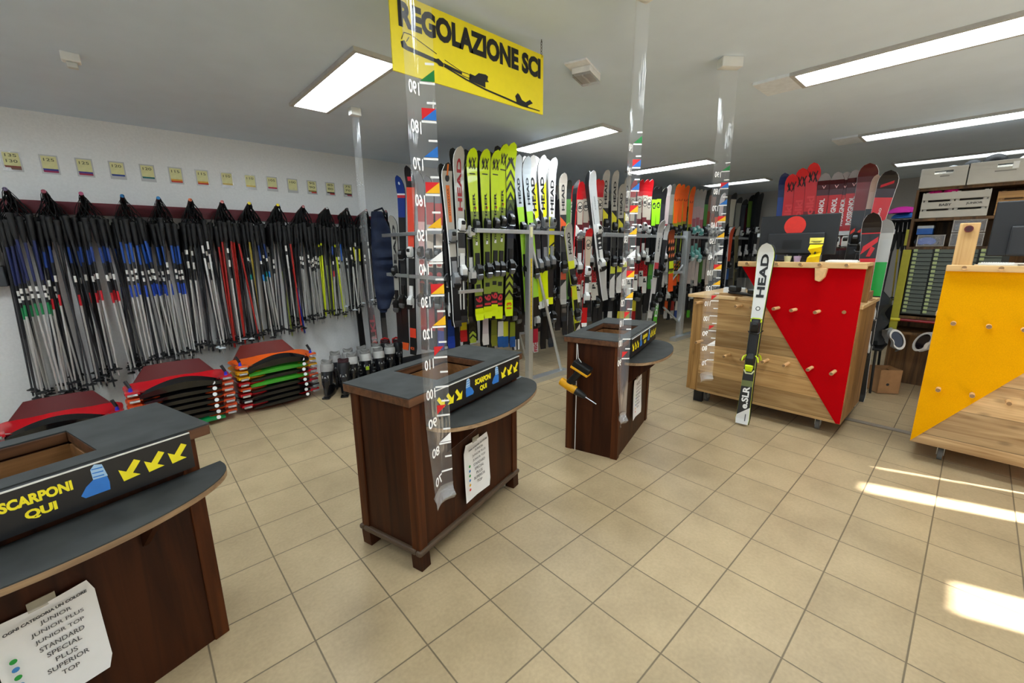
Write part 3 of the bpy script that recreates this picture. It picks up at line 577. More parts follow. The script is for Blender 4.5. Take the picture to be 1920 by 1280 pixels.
VX = [[(-.30, .93), (-.22, .955), (-.02, .90), (-.08, .895)], [(-.03, .955), (.02, .95), (-.2, .89), (-.27, .892)], [(.26, .955), (.32, .95), (.06, .89), (.0, .893)], [(.02, .945), (.09, .95), (.30, .895), (.22, .888)]]
def volkl(yel='d9f505', grn='8a9c3a', ink='1b1c12'):
    return dict(design=[(0, 'dcf011'), (.075, '2a2622'), (.155, grn), (.655, yel)], letters=[('TIGER', .585, .76, .22, ink), ('TIGER', .47, .585, .18, '3a4420'), ('16', .085, .15, .62, 'c8323c'), ('VOLKL', .858, .868, .02, ink)][:3],
                shapes=[(p, ink) for p in VX] + [([(-.25, .862), (.25, .862), (.25, .868), (-.25, .868)], ink), (circ(.1, .675, .1, .008), 'f08a10'), ([(-.1, .30 + .16), (.1, .46), (.1, .485), (-.1, .485)], 'f2f2ee'), ([(-.2, .2), (.2, .2), (.2, .225), (-.2, .225)], '20241c')])
HEADW = lambda c='1a1a1c', a=.62, b=.9, f=.42: [('HEAD', a, b, f, c)]
# --- white ski leaning at the red desk
def demo_ski():
    tail = Vector((2.352, -.048, .0)); tip = Vector((2.545, -.022, 1.468))
    o = ski(tip, tail, .118, [(0, '141517'), (.012, 'e6e6e2'), (.085, '1c1d1c', -.05), (.225, '6a7440'), (.258, '191a1b'), (.33, '5d6638'), (.36, '141516'), (.60, 'dedfdb')], 'white ski with green edge and big black letters leaning against the red desk',
            normal=(-1, -.18, .13), bind='g', toe=.55, heel=.37, letters=[('HEAD', .715, .945, .46, '0f0f10'), ('e.SLR', .10, .225, .42, 'f2f2f0')], shapes=[(circ(0, .655, .14, .012), '2a2a2a'), (circ(0, .655, .09, .008), 'dedfdb'), ([(-.36, .590), (-.25, .605), (.25, .605), (.36, .590), (.3, .58), (-.3, .58)], 'd8f010'), ([(-.34, .315), (-.2, .295), (.2, .295), (.34, .315), (.28, .32), (.15, .303), (-.15, .303), (-.28, .32)], 'e8ecc0'), ([(.14, .03), (.20, .03), (.20, .07), (.14, .07)], '55585a')], edge='cfe04a')
    MB().box(-.031, .031, -.038, -.012, .335 * 1.48, .60 * 1.48).build('binding_plate', BLACK, o, bevel=.006)
    ski(tip + Vector((.032, 0, .012)), tail + Vector((.035, 0, .0)), .112, [(0, '111111'), (.6, 'e2e2de')], 'second white ski strapped behind the leaning ski, only its rim showing', normal=(1, .18, .05), bind='g', toe=.55, heel=.37)
    return o
demo_ski()
# --- rack building blocks
RAIL = mat('b9bcbe', .35, .7, .03)
def rack(label, parts):
    r = empty('ski_rack', parts[0][1], 0, label, 'ski rack'); o = Vector(parts[0][1])
    for name, _, items in parts:
        for it in items:
            m = MB()
            if it[0] == 'b': m.box(*it[1:7])
            else: m.tube([it[1], it[2]], it[3], 8)
            m.v = [tuple(Vector(v) - o) for v in m.v]; m.build(name, ALU if name != 'tape_scale' else mat('e8c81c', .5), r, bevel=.002 if it[0] == 'b' else 0)
    return r
r1 = rack('front aluminium ski rack with diagonal brace and yellow ruler on its post', [('post', (1.80, 2.0, 0), [('b', 1.80, 1.86, 1.90, 1.96, 0, 1.68), ('b', 1.80, 1.86, 2.5, 2.56, 0, 1.68)]), ('rail', 0, [('b', 1.14, 1.80, 1.895, 1.93, 1.590, 1.628), ('b', 1.86, 2.42, 1.895, 1.93, 1.590, 1.628), ('b', .93, .965, 2.15, 3.35, 1.585, 1.62), ('b', .97, 1.13, 1.99, 2.02, 1.585, 1.618), ('b', .93, .965, 2.15, 3.3, 1.16, 1.195), ('b', .97, 1.25, 1.96, 1.99, 1.05, 1.08)]),
    ('foot', 0, [('b', 1.78, 2.46, 1.90, 2.00, .0, .06), ('b', 1.78, 1.88, 1.9, 2.6, .0, .05)]), ('brace', 0, [('t', (1.86, 1.93, 1.50), (2.38, 1.95, .06), .016), ('t', (1.86, 2.53, 1.50), (2.38, 2.53, .06), .016)]), ('tape_scale', 0, [('b', 1.822, 1.842, 1.8985, 1.9, .62, 1.35)])])
MB().box(1.815, 1.848, 1.897, 1.9, 1.56, 1.66).build('ruler_label', mat('ece6b0', .5), r1).location = -Vector((1.80, 2.0, 0))
g = MB()
for k in range(14): g.box(1.826, 1.838, 1.8975, 1.8985, .66 + k * .05, .663 + k * .05)
g.v = [tuple(Vector(v) - Vector((1.80, 2.0, 0))) for v in g.v]; g.build('scale_marks', INK, r1)
rack('second aluminium ski rack far down the row, left of the red desk', [('post', (5.35, 2.0, 0), [('b', 5.32, 5.42, 1.95, 2.03, 0, 1.70), ('b', 5.32, 5.40, 2.6, 2.66, 0, 1.68), ('b', 8.1, 8.17, 2.0, 2.06, 0, 1.68)]), ('rail', 0, [('b', 2.66, 3.10, 1.985, 2.02, 1.59, 1.63), ('b', 3.16, 4.16, 1.96, 2.0, 1.585, 1.635), ('b', 4.16, 5.32, 1.985, 2.02, 1.59, 1.63), ('b', 5.42, 6.9, 1.985, 2.02, 1.59, 1.63), ('b', 6.92, 8.2, 1.985, 2.02, 1.60, 1.64), ('b', 4.6, 5.32, 1.99, 2.02, 1.05, 1.09)]), ('foot', 0, [('b', 5.0, 5.9, 1.86, 1.96, 0, .06)]), ('brace', 0, [('t', (5.36, 2.0, .25), (4.85, 2.02, .55), .016), ('t', (5.36, 2.0, 1.2), (4.9, 2.02, .85), .016), ('t', (4.4, 2.0, 1.0), (4.5, 1.95, .3), .014)])])
rack('aluminium rack carrying the red skis behind the red desk', [('post', (4.0, .5, 0), [('b', 4.05, 4.10, .46, .51, 0, 1.62), ('b', 4.05, 4.1, -.36, -.31, 0, 1.62)]), ('rail', 0, [('b', 3.90, 3.935, -.62, .5, 1.55, 1.59)]), ('foot', 0, [('b', 3.75, 4.12, .44, .53, 0, .05), ('b', 3.75, 4.12, -.38, -.29, 0, .05)])])
# --- front rack skis (Y = 2.0)
def rs(tip, tail, wd, label, Y=1.99, nrm=(-.12, -1, 0), **k):
    return ski(at(*tip, 1, Y), at(*tail, 1, Y), wd, label=label, normal=nrm, **k)
def mate(o, label, wd, off=.034, col='141516', tipc=None, **k):
    M = o.matrix_world; z = M.to_3x3() @ Vector((0, 0, 1)); L = max(v.co.z for v in o.data.vertices); n = M.to_3x3() @ Vector((0, 1, 0))
    tl = M.translation + n * off; return ski(tl + z * L * 1.008, tl, wd, [(0, col)], label, normal=n, base=tipc or '121212', **k)
a = rs((835, 306), (858, 612), .10, 'grey ski with orange centre stripe and black shield, left end of front rack', design=[(0, '1a1a1c'), (.45, 'b0aba0'), (.955, '161617')], letters=[('DYNASTAR', .70, .86, .16, '8a4312')], shapes=[([(-.14, .66), (.14, .66), (.18, .875), (-.18, .875)], 'e2731f'), (circ(0, .915, .2, .02), '18181a'), ([(-.07, .93), (.07, .93), (.07, .99), (-.07, .99)], 'e2731f')], edge='e8e6e2', bind='s')
mate(a, 'dark ski back to back with the orange striped grey ski', .1)
a = rs((858, 276), (868, 604), .108, 'grey ski with big dark red letters, left of the yellow-green skis', design=[(0, '121213'), (.30, '19191a'), (.40, 'b9b6ae'), (.445, '17171a'), (.55, 'b4b0a6')], letters=[('HEAD', .655, .94, .40, 'a3121c')], shapes=[([(-.3, .08), (-.16, .08), (-.16, .27), (-.3, .27)], 'dcdcd8'), ([(.02, .08), (.16, .08), (.16, .27), (.02, .27)], 'dcdcd8'), ([(-.18, .575), (.18, .575), (0, .61)], '7d7a20')], edge='dededa', bind='w')
mate(a, 'dark ski back to back with the red lettered grey ski', .108)
rs((877, 300), (884, 604), .095, 'black ski with silver binding squeezed left of the first yellow-green ski', Y=2.03, design=[(0, '111112'), (.6, '1c1c1d')], edge='9aa23a', bind='w')
for k, (tp, tl, lb) in enumerate((((882, 279), (899, 600), 'first of the three matching yellow-green skis, the leftmost one'), ((907, 281), (914, 596), 'middle one of the three matching yellow-green skis on front rack'), ((928, 283), (925, 592), 'third of the matching yellow-green skis, beside the taller pair'))):
    a = rs(tp, tl, .117, lb, **volkl()); mate(a, 'black ski back to back with the ' + ('leftmost', 'middle', 'third')[k] + ' yellow-green ski', .115)
a = rs((943, 272), (934, 597), .117, 'taller yellow-green ski partly hidden by the chevron ski', **volkl()); mate(a, 'black ski behind the tall yellow-green ski', .117)
sh = []
for k in range(5): sh += [(p, '23301c' if k < 3 else '33382a') for p in chev(.60 + k * .062, .05, .024)]
for k in range(3): sh += [(p, '17180f') for p in chev(.11 + k * .05, .035, .02)]
a = rs((957, 269), (953, 592), .122, 'tall yellow-green ski with black chevrons and red SL mark', Y=1.975, design=[(0, 'd6ee12'), (.10, 'a5b638'), (.27, '3a3d42'), (.47, '2c3046'), (.63, '5a6a38'), (.69, 'c6e210'), (.8, 'd9f505')], letters=[('13', .045, .085, .5, 'e05a18'), ('SL', .545, .565, .5, 'f03030')][:1], shapes=sh + [([(-.25, .538), (.25, .538), (.25, .542), (-.25, .542)], 'f2f2f2')] + [([(q * .9, .3 + .59 + w_ * .11) for q, w_ in ((p[0], (p[1] - .89) / .11 * .55) for p in pl)], '1b1c12') for pl in VX])
g = MB(); Lz = 1.0
lz = max(v.co.z for v in a.data.vertices); g.text('SL', (-.03, -.0215, .545 * lz), (.06, 0, 0), (0, 0, .036), 0); g.build('size_mark', [mat('f03434', .4)], a)
mate(a, 'black rimmed ski back to back with the chevron ski', .132)
a = rs((967, 291), (990, 592), .11, 'pale blue-white ski with lime tail half hidden behind the rack post', Y=2.0, design=[(0, 'b8ee4a'), (.60, 'b8ee4a'), (.70, 'd9e4ec')], letters=[('HEAD', .72, .87, .28, '2c3a44')], edge='1a1b1d'); mate(a, 'dark ski back to back with the pale blue-white ski at the post', .118)
a = rs((984, 294), (1006, 592), .11, 'pale blue-white ski with lime lower half just right of the rack post', Y=1.99, design=[(0, '1a1b1d'), (.13, 'b8ee4a'), (.68, 'd9e4ec')], letters=[('HEAD', .72, .88, .28, '2c3a44')], edge='1a1b1d'); mate(a, 'dark ski back to back with the right pale blue-white ski', .118)
HT = [(0, 'f0f2ee'), (.05, 'e6f708'), (.25, '2c2930', -.03), (.63, 'eae9e7', .07)]
ys = [([(-.05, .60), (.38, .625), (.44, .84), (.02, .80)], 'f2f410'), (circ(-.05, .585, .2, .02), 'e8f020')]
for k, (tp, tl, lb, Y) in enumerate((((994, 292), (1014, 578), 'white ski with yellow flash, leaning left of two similar white skis', 1.985), ((1014, 292), (1022, 574), 'middle white ski with yellow flash and black lower half', 1.975))):
    a = rs(tp, tl, .112, lb, Y=Y, design=HT, letters=HEADW(a=.66, b=.87), shapes=ys, edge='1d1d20', bind='s'); mate(a, 'white-tipped ski back to back with the ' + ('left', 'middle')[k] + ' yellow flash ski', .112, col='2a2a2c', tipc='dcdad6')
a = rs((1035, 297), (1030, 570), .112, 'white ski with yellow band over the binding, right end of front rack', Y=1.97, design=[(0, 'e8f016'), (.05, '262427'), (.24, '1c1c1e'), (.30, 'f0e612'), (.57, 'f0f010'), (.615, 'f0efed')], letters=HEADW('1d1d1f', .66, .86), shapes=[([(-.3, .34), (.3, .37), (.3, .385), (-.3, .355)], '1d1d1f'), ([(-.3, .40), (.3, .43), (.3, .445), (-.3, .415)], '1d1d1f'), ([(-.12, .635), (.12, .635), (0, .66)], '6a6a20')], edge='f0f0ee', bind='s'); mate(a, 'white-tipped ski back to back with the right end front rack ski', .112, col='2a2a2c', tipc='e2e0dc')
# --- west end of the front rack (X = 0.95)
def rw(tip, tail, wd, label, X=.97, **k): return ski(at(*tip, 0, X), at(*tail, 0, X), wd, label=label, normal=(-1, -.45, 0), **k)
rw((738, 404), (752, 640), .1, 'short grey-white ski with black letters beside the navy quilted bag', design=[(0, '1d1d1f'), (.35, 'a5a49c')], letters=[('HEAD', .52, .93, .40, '222224')], bind='b')
rw((752, 330), (762, 655), .105, 'dark blue ski with white and red stripe, black SL lower half', design=[(0, 'e0561c'), (.045, '161719'), (.78, '0f2f7d'), (.885, 'c22434'), (.90, 'e8e6e6'), (.908, '12347f')], letters=[('XT', .3, .36, .3, '5a5d62')], shapes=[(circ(0, .96, .1, .008), 'dfe4ea')], bind='b')
a = rw((770, 312), (776, 664), .105, 'black and red ski left of the nearest clear strip, red tail panel', X=.96, design=[(0, '161719'), (.10, 'e8442c'), (.155, '17181a'), (.6, 'e04a34'), (.9, '151618')], bind='w', shapes=[([(-.2, .93), (.2, .93), (.2, .95), (-.2, .95)], 'd03040')]); 
g = MB(); lz = max(v.co.z for v in a.data.vertices); g.text('SL', (-.035, -.011, .018 * lz), (.07, 0, 0), (0, 0, .05), 0); g.build('size_mark', [mat('e0561c', .4)], a)
for k, (tp, tl, c, lb) in enumerate((((789, 322), (797, 655), 'd8a8a4', 'pinkish white ski seen through the nearest clear strip, left'), ((806, 330), (812, 655), 'c9b9a6', 'cream ski with red pattern seen through the nearest clear strip'), ((823, 332), (828, 655), 'c4b29e', 'cream and red ski at the right edge of the nearest clear strip'))):
    rw(tp, tl, .1, lb, X=1.0 + .01 * k, design=[(0, '1c2f8a' if k == 2 else '1a1a1c'), (.12, '9a2a2e'), (.3, '2a2a2c'), (.5, c), (.74, 'b04a48'), (.86, '77787c')], shapes=[(circ(0, .40 + j * .06, .28, .014), 'a8403e') for j in range(3)], bind='b')
# --- lower tier of the front rack, only tails showing
low = [((846, 652), '1e3b96', '16306f', 'dark blue ski tail low in the front rack'), ((869, 640), 'b01a1c', 'c8b81a', 'red and yellow ski tail low in the front rack'), ((886, 642), 'a3b63a', '26281a', 'lime ski tail with dark chevrons low in the front rack'), ((910, 646), 'd8d3d2', 'c8bcc2', 'white ski tail with pink marks low in the front rack'), ((926, 648), '7d8024', '6a7020', 'olive ski tail low in the front rack'), ((938, 650), '1c5aa6', 'e6e4dc', 'blue and white ski tail low in front rack, left one'), ((947, 650), '1d5fb0', 'd8dc30', 'blue ski tail with yellow and white tip pattern low in rack'), ((960, 650), '1a57a4', '8a9a2a', 'blue and green ski tail low in the front rack'), ((968, 655), 'e2e0de', '141416', 'black ski tail with white lengthwise bars low by the post'), ((1003, 660), 'd8dad8', 'c41c3c', 'white and pink lettered ski tail right of the rack post'), ((1032, 650), '28303c', '1a1c22', 'dark ski tail low behind the diagonal brace')]
for k, (tl, c1, c2, lb) in enumerate(low):
    t = at(*tl, 1, 2.22); s = [(p, '1a1b12') for j in range(3) for p in chev(.03 + j * .045, .03, .018)] if k == 2 else [([(x, .0), (x + .18, .0), (x + .18, .19), (x, .19)], '141416') for x in (-.09,)] if k == 8 else []
    ski(t + Vector((.02, .02, 1.18)), t, .10, [(0, c1), (.10, c2), (.24, '1b1b1d'), (.6, '202023')], lb, normal=(-.12, -1, 0), bind='b' if k % 3 else 'w', toe=.55, heel=.33, letters=[('FISCHER', .01, .2, .5, 'c41c3c')] if k == 9 else (), shapes=s)
# --- long row of rental skis (Y = 2.1)
R_EMB = lambda c='2a2628', bg='cfc6b6': [(circ(0, .80, .40, .042, 20), c), (circ(0, .80, .34, .036, 20), bg)]
def design(t):
    if t == 'rossi': return dict(design=[(0, 'e6e2d8'), (.14, 'e8e4da'), (.155, 'd0202a'), (.27, '1c191b'), (.58, '6a1a22'), (.66, 'c4b8a6'), (.86, 'c8141e')], shapes=R_EMB(), letters=[('R', .785, .818, .5, '1c1a1c'), ('P', .10, .14, .55, '1a1a1c'), ('100', .17, .25, .5, '8c1218')], edge='b81a22', bind='w')
    if t == 'headg': return dict(design=[(0, 'dedcd6'), (.17, '1c1c1e', -.05), (.20, 'e6ea2c'), (.26, '1d1d1f'), (.55, 'e8dc22'), (.67, '1d1d1f', .05), (.70, 'b4aea2')], letters=HEADW('1c1c1e', .73, .92, .36), edge='a8a49a')
    if t == 'heado': return dict(design=[(0, 'c9c5bd'), (.17, '1c1c1e', -.05), (.20, 'e2541c'), (.26, '1d1d1f'), (.55, 'e2541c'), (.66, '1d1d1f', .05), (.70, 'b0a79a')], letters=HEADW('1c1c1e', .73, .92, .36), edge='8c887e')
    if t == 'green': return dict(design=[(0, '3f9a28'), (.14, '6fc42a'), (.27, '19191b'), (.60, '18181a'), (.63, '98e01c'), (.88, '151516')], shapes=[(circ(0, .82, .42, .05, 20), '98e01c'), (circ(0, .82, .34, .03, 20), '151516')], letters=[('R', .805, .838, .4, '98e01c')], edge='1a1a1c')
    if t == 'orange': return dict(design=[(0, 'f0581a'), (.08, 'c8481c'), (.10, 'd8e020'), (.15, '2a2422'), (.27, '1a1a1c'), (.56, '8a8420'), (.64, 'f2601a')], shapes=[([(-.3, .85), (-.05, .84), (-.1, .855), (-.3, .87)], '9c3a12'), ([(.3, .85), (.05, .84), (.1, .855), (.3, .87)], '9c3a12')] + [([(x, s), (x + .25, s + .012), (x + .25, s + .03), (x, s + .018)], 'f07a2a') for x in (-.4, .1) for s in (.16, .20, .24)], edge='b8c43a')
    if t == 'pink': return dict(design=[(0, 'c8b8b0'), (.27, '3a2022'), (.58, 'b4606a'), (.70, 'c8a8a8'), (.82, 'b0aaa4')], edge='d8d0cc', bind='t')
    if t == 'white': return dict(design=[(0, 'd6d4ce'), (.3, '222224'), (.58, 'a01c2a'), (.63, 'c8b4b0'), (.9, 'd0c4c0')], edge='e8e6e2', bind='w')
    if t == 'dgreen': return dict(design=[(0, '4a7a2a'), (.3, '1a1a1c'), (.62, '4c8a34'), (.85, '1a2422')], edge='1c1c1c')
    if t == 'brown': return dict(design=[(0, 'b8b0a4'), (.3, '1c1a1a'), (.58, '8a3a22'), (.75, '7a5a4c'), (.92, '4a4644')], edge='8c8078', bind='w')
    if t == 'ofire': return dict(design=[(0, 'c0bcb4'), (.3, '1c1a1a'), (.58, 'e0501e'), (.72, '2a2422')], edge='4a4644', bind='w')
    if t == 'grey': return dict(design=[(0, 'b4b2ac'), (.3, '1c1c1e'), (.58, '77756f'), (.7, '9a968c'), (.9, '6a6862')], edge='5a5854', bind='b')
    return dict(design=[(0, '3a3a3e'), (.3, '161618'), (.6, '2c2c30'), (.85, '1c1c1f')], edge='6a6658', bind='b')
rowB = [(1055, 325, 'heado', 'sandy grey ski with orange flash, first in the row right of front rack'), (1065, 338, 'dgreen', 'dark green ski squeezed beside the sandy grey orange ski'), (1074, 348, 'rossi', 'small red-tipped white ski with round emblem, first in the row'),
 (1088, 341, 'rossi', 'red-tipped white ski, left of a matching pair with round emblems'), (1099, 341, 'rossi', 'red-tipped white ski, right of a matching pair with round emblems'), (1109, 340, 'rossi', 'red-tipped ski hidden behind the crooked white pair'), (1119, 336, 'rossi', 'red-tipped ski just right of the crooked white pair'), (1126, 338, 'rossi', 'red-tipped ski touching the first grey ski with yellow flash'),
 (1136, 319, 'headg', 'grey ski with yellow flash, first of the tall ones right of crooked pair'), (1153, 320, 'headg', 'grey ski with yellow flash, second of the tall ones'), (1165, 345, 'headg', 'shorter grey ski with black letters left of middle height strip'), (1176, 330, 'headg', 'grey ski with yellow flash half behind the middle height strip'),
 (1188, 338, 'rossi', 'red-tipped white ski behind the middle height strip'), (1201, 337, 'rossi', None), (1211, 337, 'rossi', None), (1219, 337, 'rossi', None),
 (1228, 350, 'green', 'bright green and black ski with round emblem, left of pair'), (1236, 350, 'green', 'bright green and black ski with round emblem, right of pair'), (1245, 352, 'dark', 'black ski between the bright green pair and the pinkish white ski'), (1253, 347, 'white', 'pinkish white ski left of the orange skis'), (1261, 345, 'grey', 'grey edge-on ski touching the first orange ski'),
 (1270, 345, 'orange', None), (1278, 346, 'orange', None), (1287, 348, 'orange', None), (1298, 350, 'orange', 'orange ski leaning right, last of the orange ones'),
 (1305, 355, 'pink', None), (1312, 355, 'pink', None), (1319, 356, 'pink', None), (1326, 356, 'dgreen', 'dark green ski with round mark right of pink skis'), (1332, 352, 'brown', 'brown ski just right of the dark green ski'), (1340, 354, 'brown', 'brown ski left of the orange flame ski'), (1347, 358, 'ofire', 'dark ski with orange flame pattern left of right height strip'), (1355, 362, 'white', 'pale ski behind the right height strip')]
GL = {'rossi': 'red-tipped white ski with round emblem right of the middle height strip', 'orange': 'orange ski standing in the middle of the long row', 'pink': 'grey and pink ski with turquoise binding in the long row'}
DEN = {(1098): 0}
for k, (x, y, t, lb) in enumerate(rowB):
    Y = 2.085 + .012 * (k % 3); p = at(x, y, 1, Y); dz = p.z - (.80 + .05 * ((k * 7) % 3)); tl = Vector((p.x + (.06 if t in ('headg', 'heado') else .02), Y + .01, p.z - dz))
    grp = None if lb else {'rossi': 'matching red-tipped skis right of the strip', 'orange': 'upright orange skis', 'pink': 'grey and pink skis'}[t]
    ski(p, tl, .098 if t in ('heado', 'headg', 'orange') else .09, label=lb or GL[t], normal=(-.5, -1, 0), group=grp, **design(t))
for k, (x, y, c) in enumerate(((1376, 362, 'b8b09c'), (1386, 370, '8a8a80'), (1396, 374, '3c4048'), (1403, 380, '6a2430'), (1409, 366, '6a8a3a'), (1418, 360, '2a3032'), (1426, 362, '1c1e20'))):
    Y = 2.1; p = at(x, y, 1, Y)
    if p.x > 8.0: p = at(x, y, 0, 8.0 + .03 * (k % 2))
    ski(p, Vector((p.x - .05, p.y, .85)), .12, [(0, '4a4a48'), (.3, '18181a'), (.62, c), (.93, '1c1c1e')], ('pale', 'olive grey', 'slate', 'dark red', 'green', 'charcoal', 'black')[k] + ' ski in the dim far end of the row by the red desk', normal=(-.6, -1, 0), bind='b' if k % 2 else 'w')
# crooked and leaning skis in front of the row
def fr(tip, tail, wd, label, Y=1.9, Yt=None, nrm=(-.4, -1, 0), **k): return ski(at(*tip, 1, Y), at(*tail, 1, Yt or Y), wd, label=label, normal=nrm, **k)
dots = [(circ(0, .26 + j * .035, .2, .008, 8), 'e8e8e6') for j in range(9)]
fr((1108, 320), (1134, 562), .098, 'crooked plain white ski with spotted middle hung before the row', Y=1.86, design=[(0, 'c4c4c0'), (.24, '18181a'), (.60, 'dfe3e4')], shapes=dots, letters=[('SUPREME', .72, .82, .12, '9aa0a4')], edge='e8e8e8', bind='w')
fr((1097, 322), (1126, 562), .098, 'edge of second crooked white ski behind the spotted white one', Y=1.885, nrm=(.9, -.4, 0), design=[(0, 'c4c4c0'), (.24, '18181a'), (.60, '3a3a3e')], edge='e8e8e8', bind='w')
fr((1063, 417), (1086, 655), .095, 'short grey ski with black letters hung low right of front rack', Y=1.84, design=[(0, 'd8d6ce'), (.19, '1c1c1e', -.05), (.23, 'd8dc2a'), (.56, '1d1d1f'), (.66, 'd8dc2a'), (.72, 'b4b0a8')], letters=HEADW('1c1c1e', .77, .93, .36), edge='d4dc38')
fr((1104, 428), (1094, 612), .09, 'short white ski with round emblem hung low before the row', Y=1.84, design=[(0, 'f0f0ee'), (.04, 'd8141c'), (.2, '1c1a1c'), (.62, 'b8a892'), (.92, 'c8141e')], shapes=[(circ(0, .84, .4, .05, 20), '3a3230'), (circ(0, .84, .33, .043, 20), 'b8a892')], letters=[('R', .82, .86, .45, '1c1a1c')], edge='c01c24', bind='w')
fr((1079, 336), (1067, 556), .085, 'red sided white ski hanging across the rail near the crooked pair', Y=1.87, nrm=(1, -.25, 0), design=[(0, 'e8e4dc'), (.18, 'd0202a'), (.3, '1c191b'), (.6, 'c8b8a8'), (.88, 'c8141e')], edge='c41c24', bind='w')
fr((1240, 413), (1212, 640), .10, 'long pale ski leaning left before the orange skis', Y=1.88, design=[(0, '8a8a86'), (.2, 'dcd8d4'), (.6, 'c84048'), (.66, 'c4c0ba'), (.9, 'b0aeaa')], letters=[('HEAD', .75, .86, .2, '4a4a4c')], edge='e8e6e2', bind='b')
fr((1250, 420), (1226, 612), .085, 'bright green tailed ski leaning beside the long pale ski', Y=1.91, design=[(0, '5ec832'), (.22, '1a1a1c'), (.27, '5ec832'), (.32, '18181a'), (.6, '2c2c2e'), (.85, 'c4c4c0')], letters=[('DS', .1, .24, .5, 'f0f0f0')], edge='1a1a1c')
fr((1258, 430), (1256, 546), .12, 'short ski with orange and lime zigzag tail hanging below orange skis', Y=1.9, design=[(0, 'f0581a'), (.3, '2a2018'), (.38, 'd8e81e'), (.5, '2a1c14'), (.8, '8a3a1a')], shapes=[([(x, s), (x + .2, s + .03), (x + .2, s + .08), (x, s + .05)], 'e87a4a') for x in (-.4, -.05, .25) for s in (.55, .66, .77)] + [([(x, .3), (x + .12, .36), (x + .24, .3)], 'd8e81e') for x in (-.42, -.14, .14)], toe=None, heel=None)
fr((1372, 425), (1354, 590), .09, 'orange and blue ski leaning at far end left of the red desk', Y=1.9, design=[(0, '1f4f94'), (.5, '22508c'), (.55, '2a2a2c'), (.62, 'c8431c')], edge='d8d0c8', bind='b')
fr((1382, 424), (1374, 590), .09, 'olive edged ski leaning at the far end left of the red desk', Y=1.92, design=[(0, '3c3c30'), (.5, '6a6040'), (.9, 'b8b4a8')], edge='9a9068', bind='b')
# low second tier of the row
for k, (x, c1, c2, nm) in enumerate(((1088, 'd2cfc6', '26262a', 'pale'), (1142, 'd8d8d4', '1c1c20', 'white'), (1160, 'e6dc3a', '1c1c20', 'yellow'), (1166, 'd8cc2c', '24222a', 'golden yellow'), (1175, 'e2d83a', '7a1a20', 'lemon yellow'), (1186, 'c41c20', 'e8dc3a', 'red and yellow'), (1246, 'd0ccc6', 'e0561c', 'white and orange'), (1258, 'c8c6c2', 'a8241c', 'white and red'), (1266, '2a4a9a', 'd8d6d0', 'blue and white'), (1289, '58b82c', '1a1c18', 'lime green'), (1300, 'c8beb4', '9a2a34', 'pink and cream'), (1312, 'c4bcb4', '8c2430', 'wine red and cream'), (1332, 'b8b4aa', '2a2422', 'grey'), (1345, '30343c', '18191c', 'dark'))):
    t = at(x, 604 - (x - 1060) * .04, 1, 2.3)
    ski(t + Vector((.02, .0, 1.12)), t, .095, [(0, c1), (.12, c2), (.27, '18181a'), (.6, '1c1c1e')], nm + ' ski tail hanging low in the second tier of the long row', normal=(-.4, -1, 0), bind='w' if k % 3 == 0 else 'b', toe=.55, heel=.34)
# dark skis added behind the racks to fill bright gaps with shade
gm = ski(Vector((2.45, 2.62, 2.12)), Vector((2.45, 2.6, .5)), .1, [(0, '202024'), (.3, '141416'), (.6, '26262a')], 'dark filler ski added to darken the gaps behind the long row of skis', normal=(-.3, -1, 0), group='dark skis in the back row')
def dupski(src, loc):
    o = src.copy(); C.objects.link(o); o.matrix_world = Matrix.Translation(Vector(loc) - src.matrix_world.translation) @ src.matrix_world
    for ch in src.children:
        c = ch.copy(); C.objects.link(c); c.parent = o
    return o
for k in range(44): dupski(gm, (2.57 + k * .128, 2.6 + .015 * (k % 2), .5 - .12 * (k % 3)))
gm2 = ski(Vector((1.05, 2.5, 2.05)), Vector((1.05, 2.48, .45)), .1, [(0, '1e1e22'), (.3, '131315'), (.6, '222226')], 'dark filler ski added to darken the gaps behind the yellow-green front rack skis', normal=(-.3, -1, 0), group='dark skis behind the front rack')
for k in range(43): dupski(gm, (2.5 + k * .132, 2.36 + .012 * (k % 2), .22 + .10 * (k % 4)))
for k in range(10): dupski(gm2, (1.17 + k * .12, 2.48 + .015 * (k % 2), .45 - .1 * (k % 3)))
# --- red skis behind the red desk (X = 4)
def rc(tip, wd, label, X=3.97, tz=.62, dy=0., **k):
    p = at(*tip, 0, X); return ski(p, Vector((X + .02, p.y + dy, tz)), wd, label=label, normal=(-1, -.1, 0), **k)
rc((1474, 325), .11, 'dark blue ski at the left end of the red skis', X=4.0, design=[(0, '1c3a80'), (.6, '1e3f8c'), (.85, '14285e')], letters=[('NX', .66, .72, .3, 'd8dce4')], edge='141a30')
for k, (tp, lb) in enumerate((((1488, 327), 'red ski with black crossed emblem, shortest and leftmost of three'), ((1507, 316), 'red ski with black crossed emblem, middle of three'), ((1528, 306), 'red ski with black crossed emblem, tallest of three'))):
    rc(tp, .125, lb, design=[(0, '1a1214'), (.5, '40141a'), (.655, '7a1620'), (.72, 'd2202a'), (.9, 'e2242a')], letters=[('volkl', .66, .81, .5, 'e03a40')], shapes=[(p, '1a1214') for p in VX] + [([(-.2, .643), (.1, .643), (.1, .652), (-.2, .652)], 'e8e4e4')], edge='5a1018', dy=.03 * (1 - k))
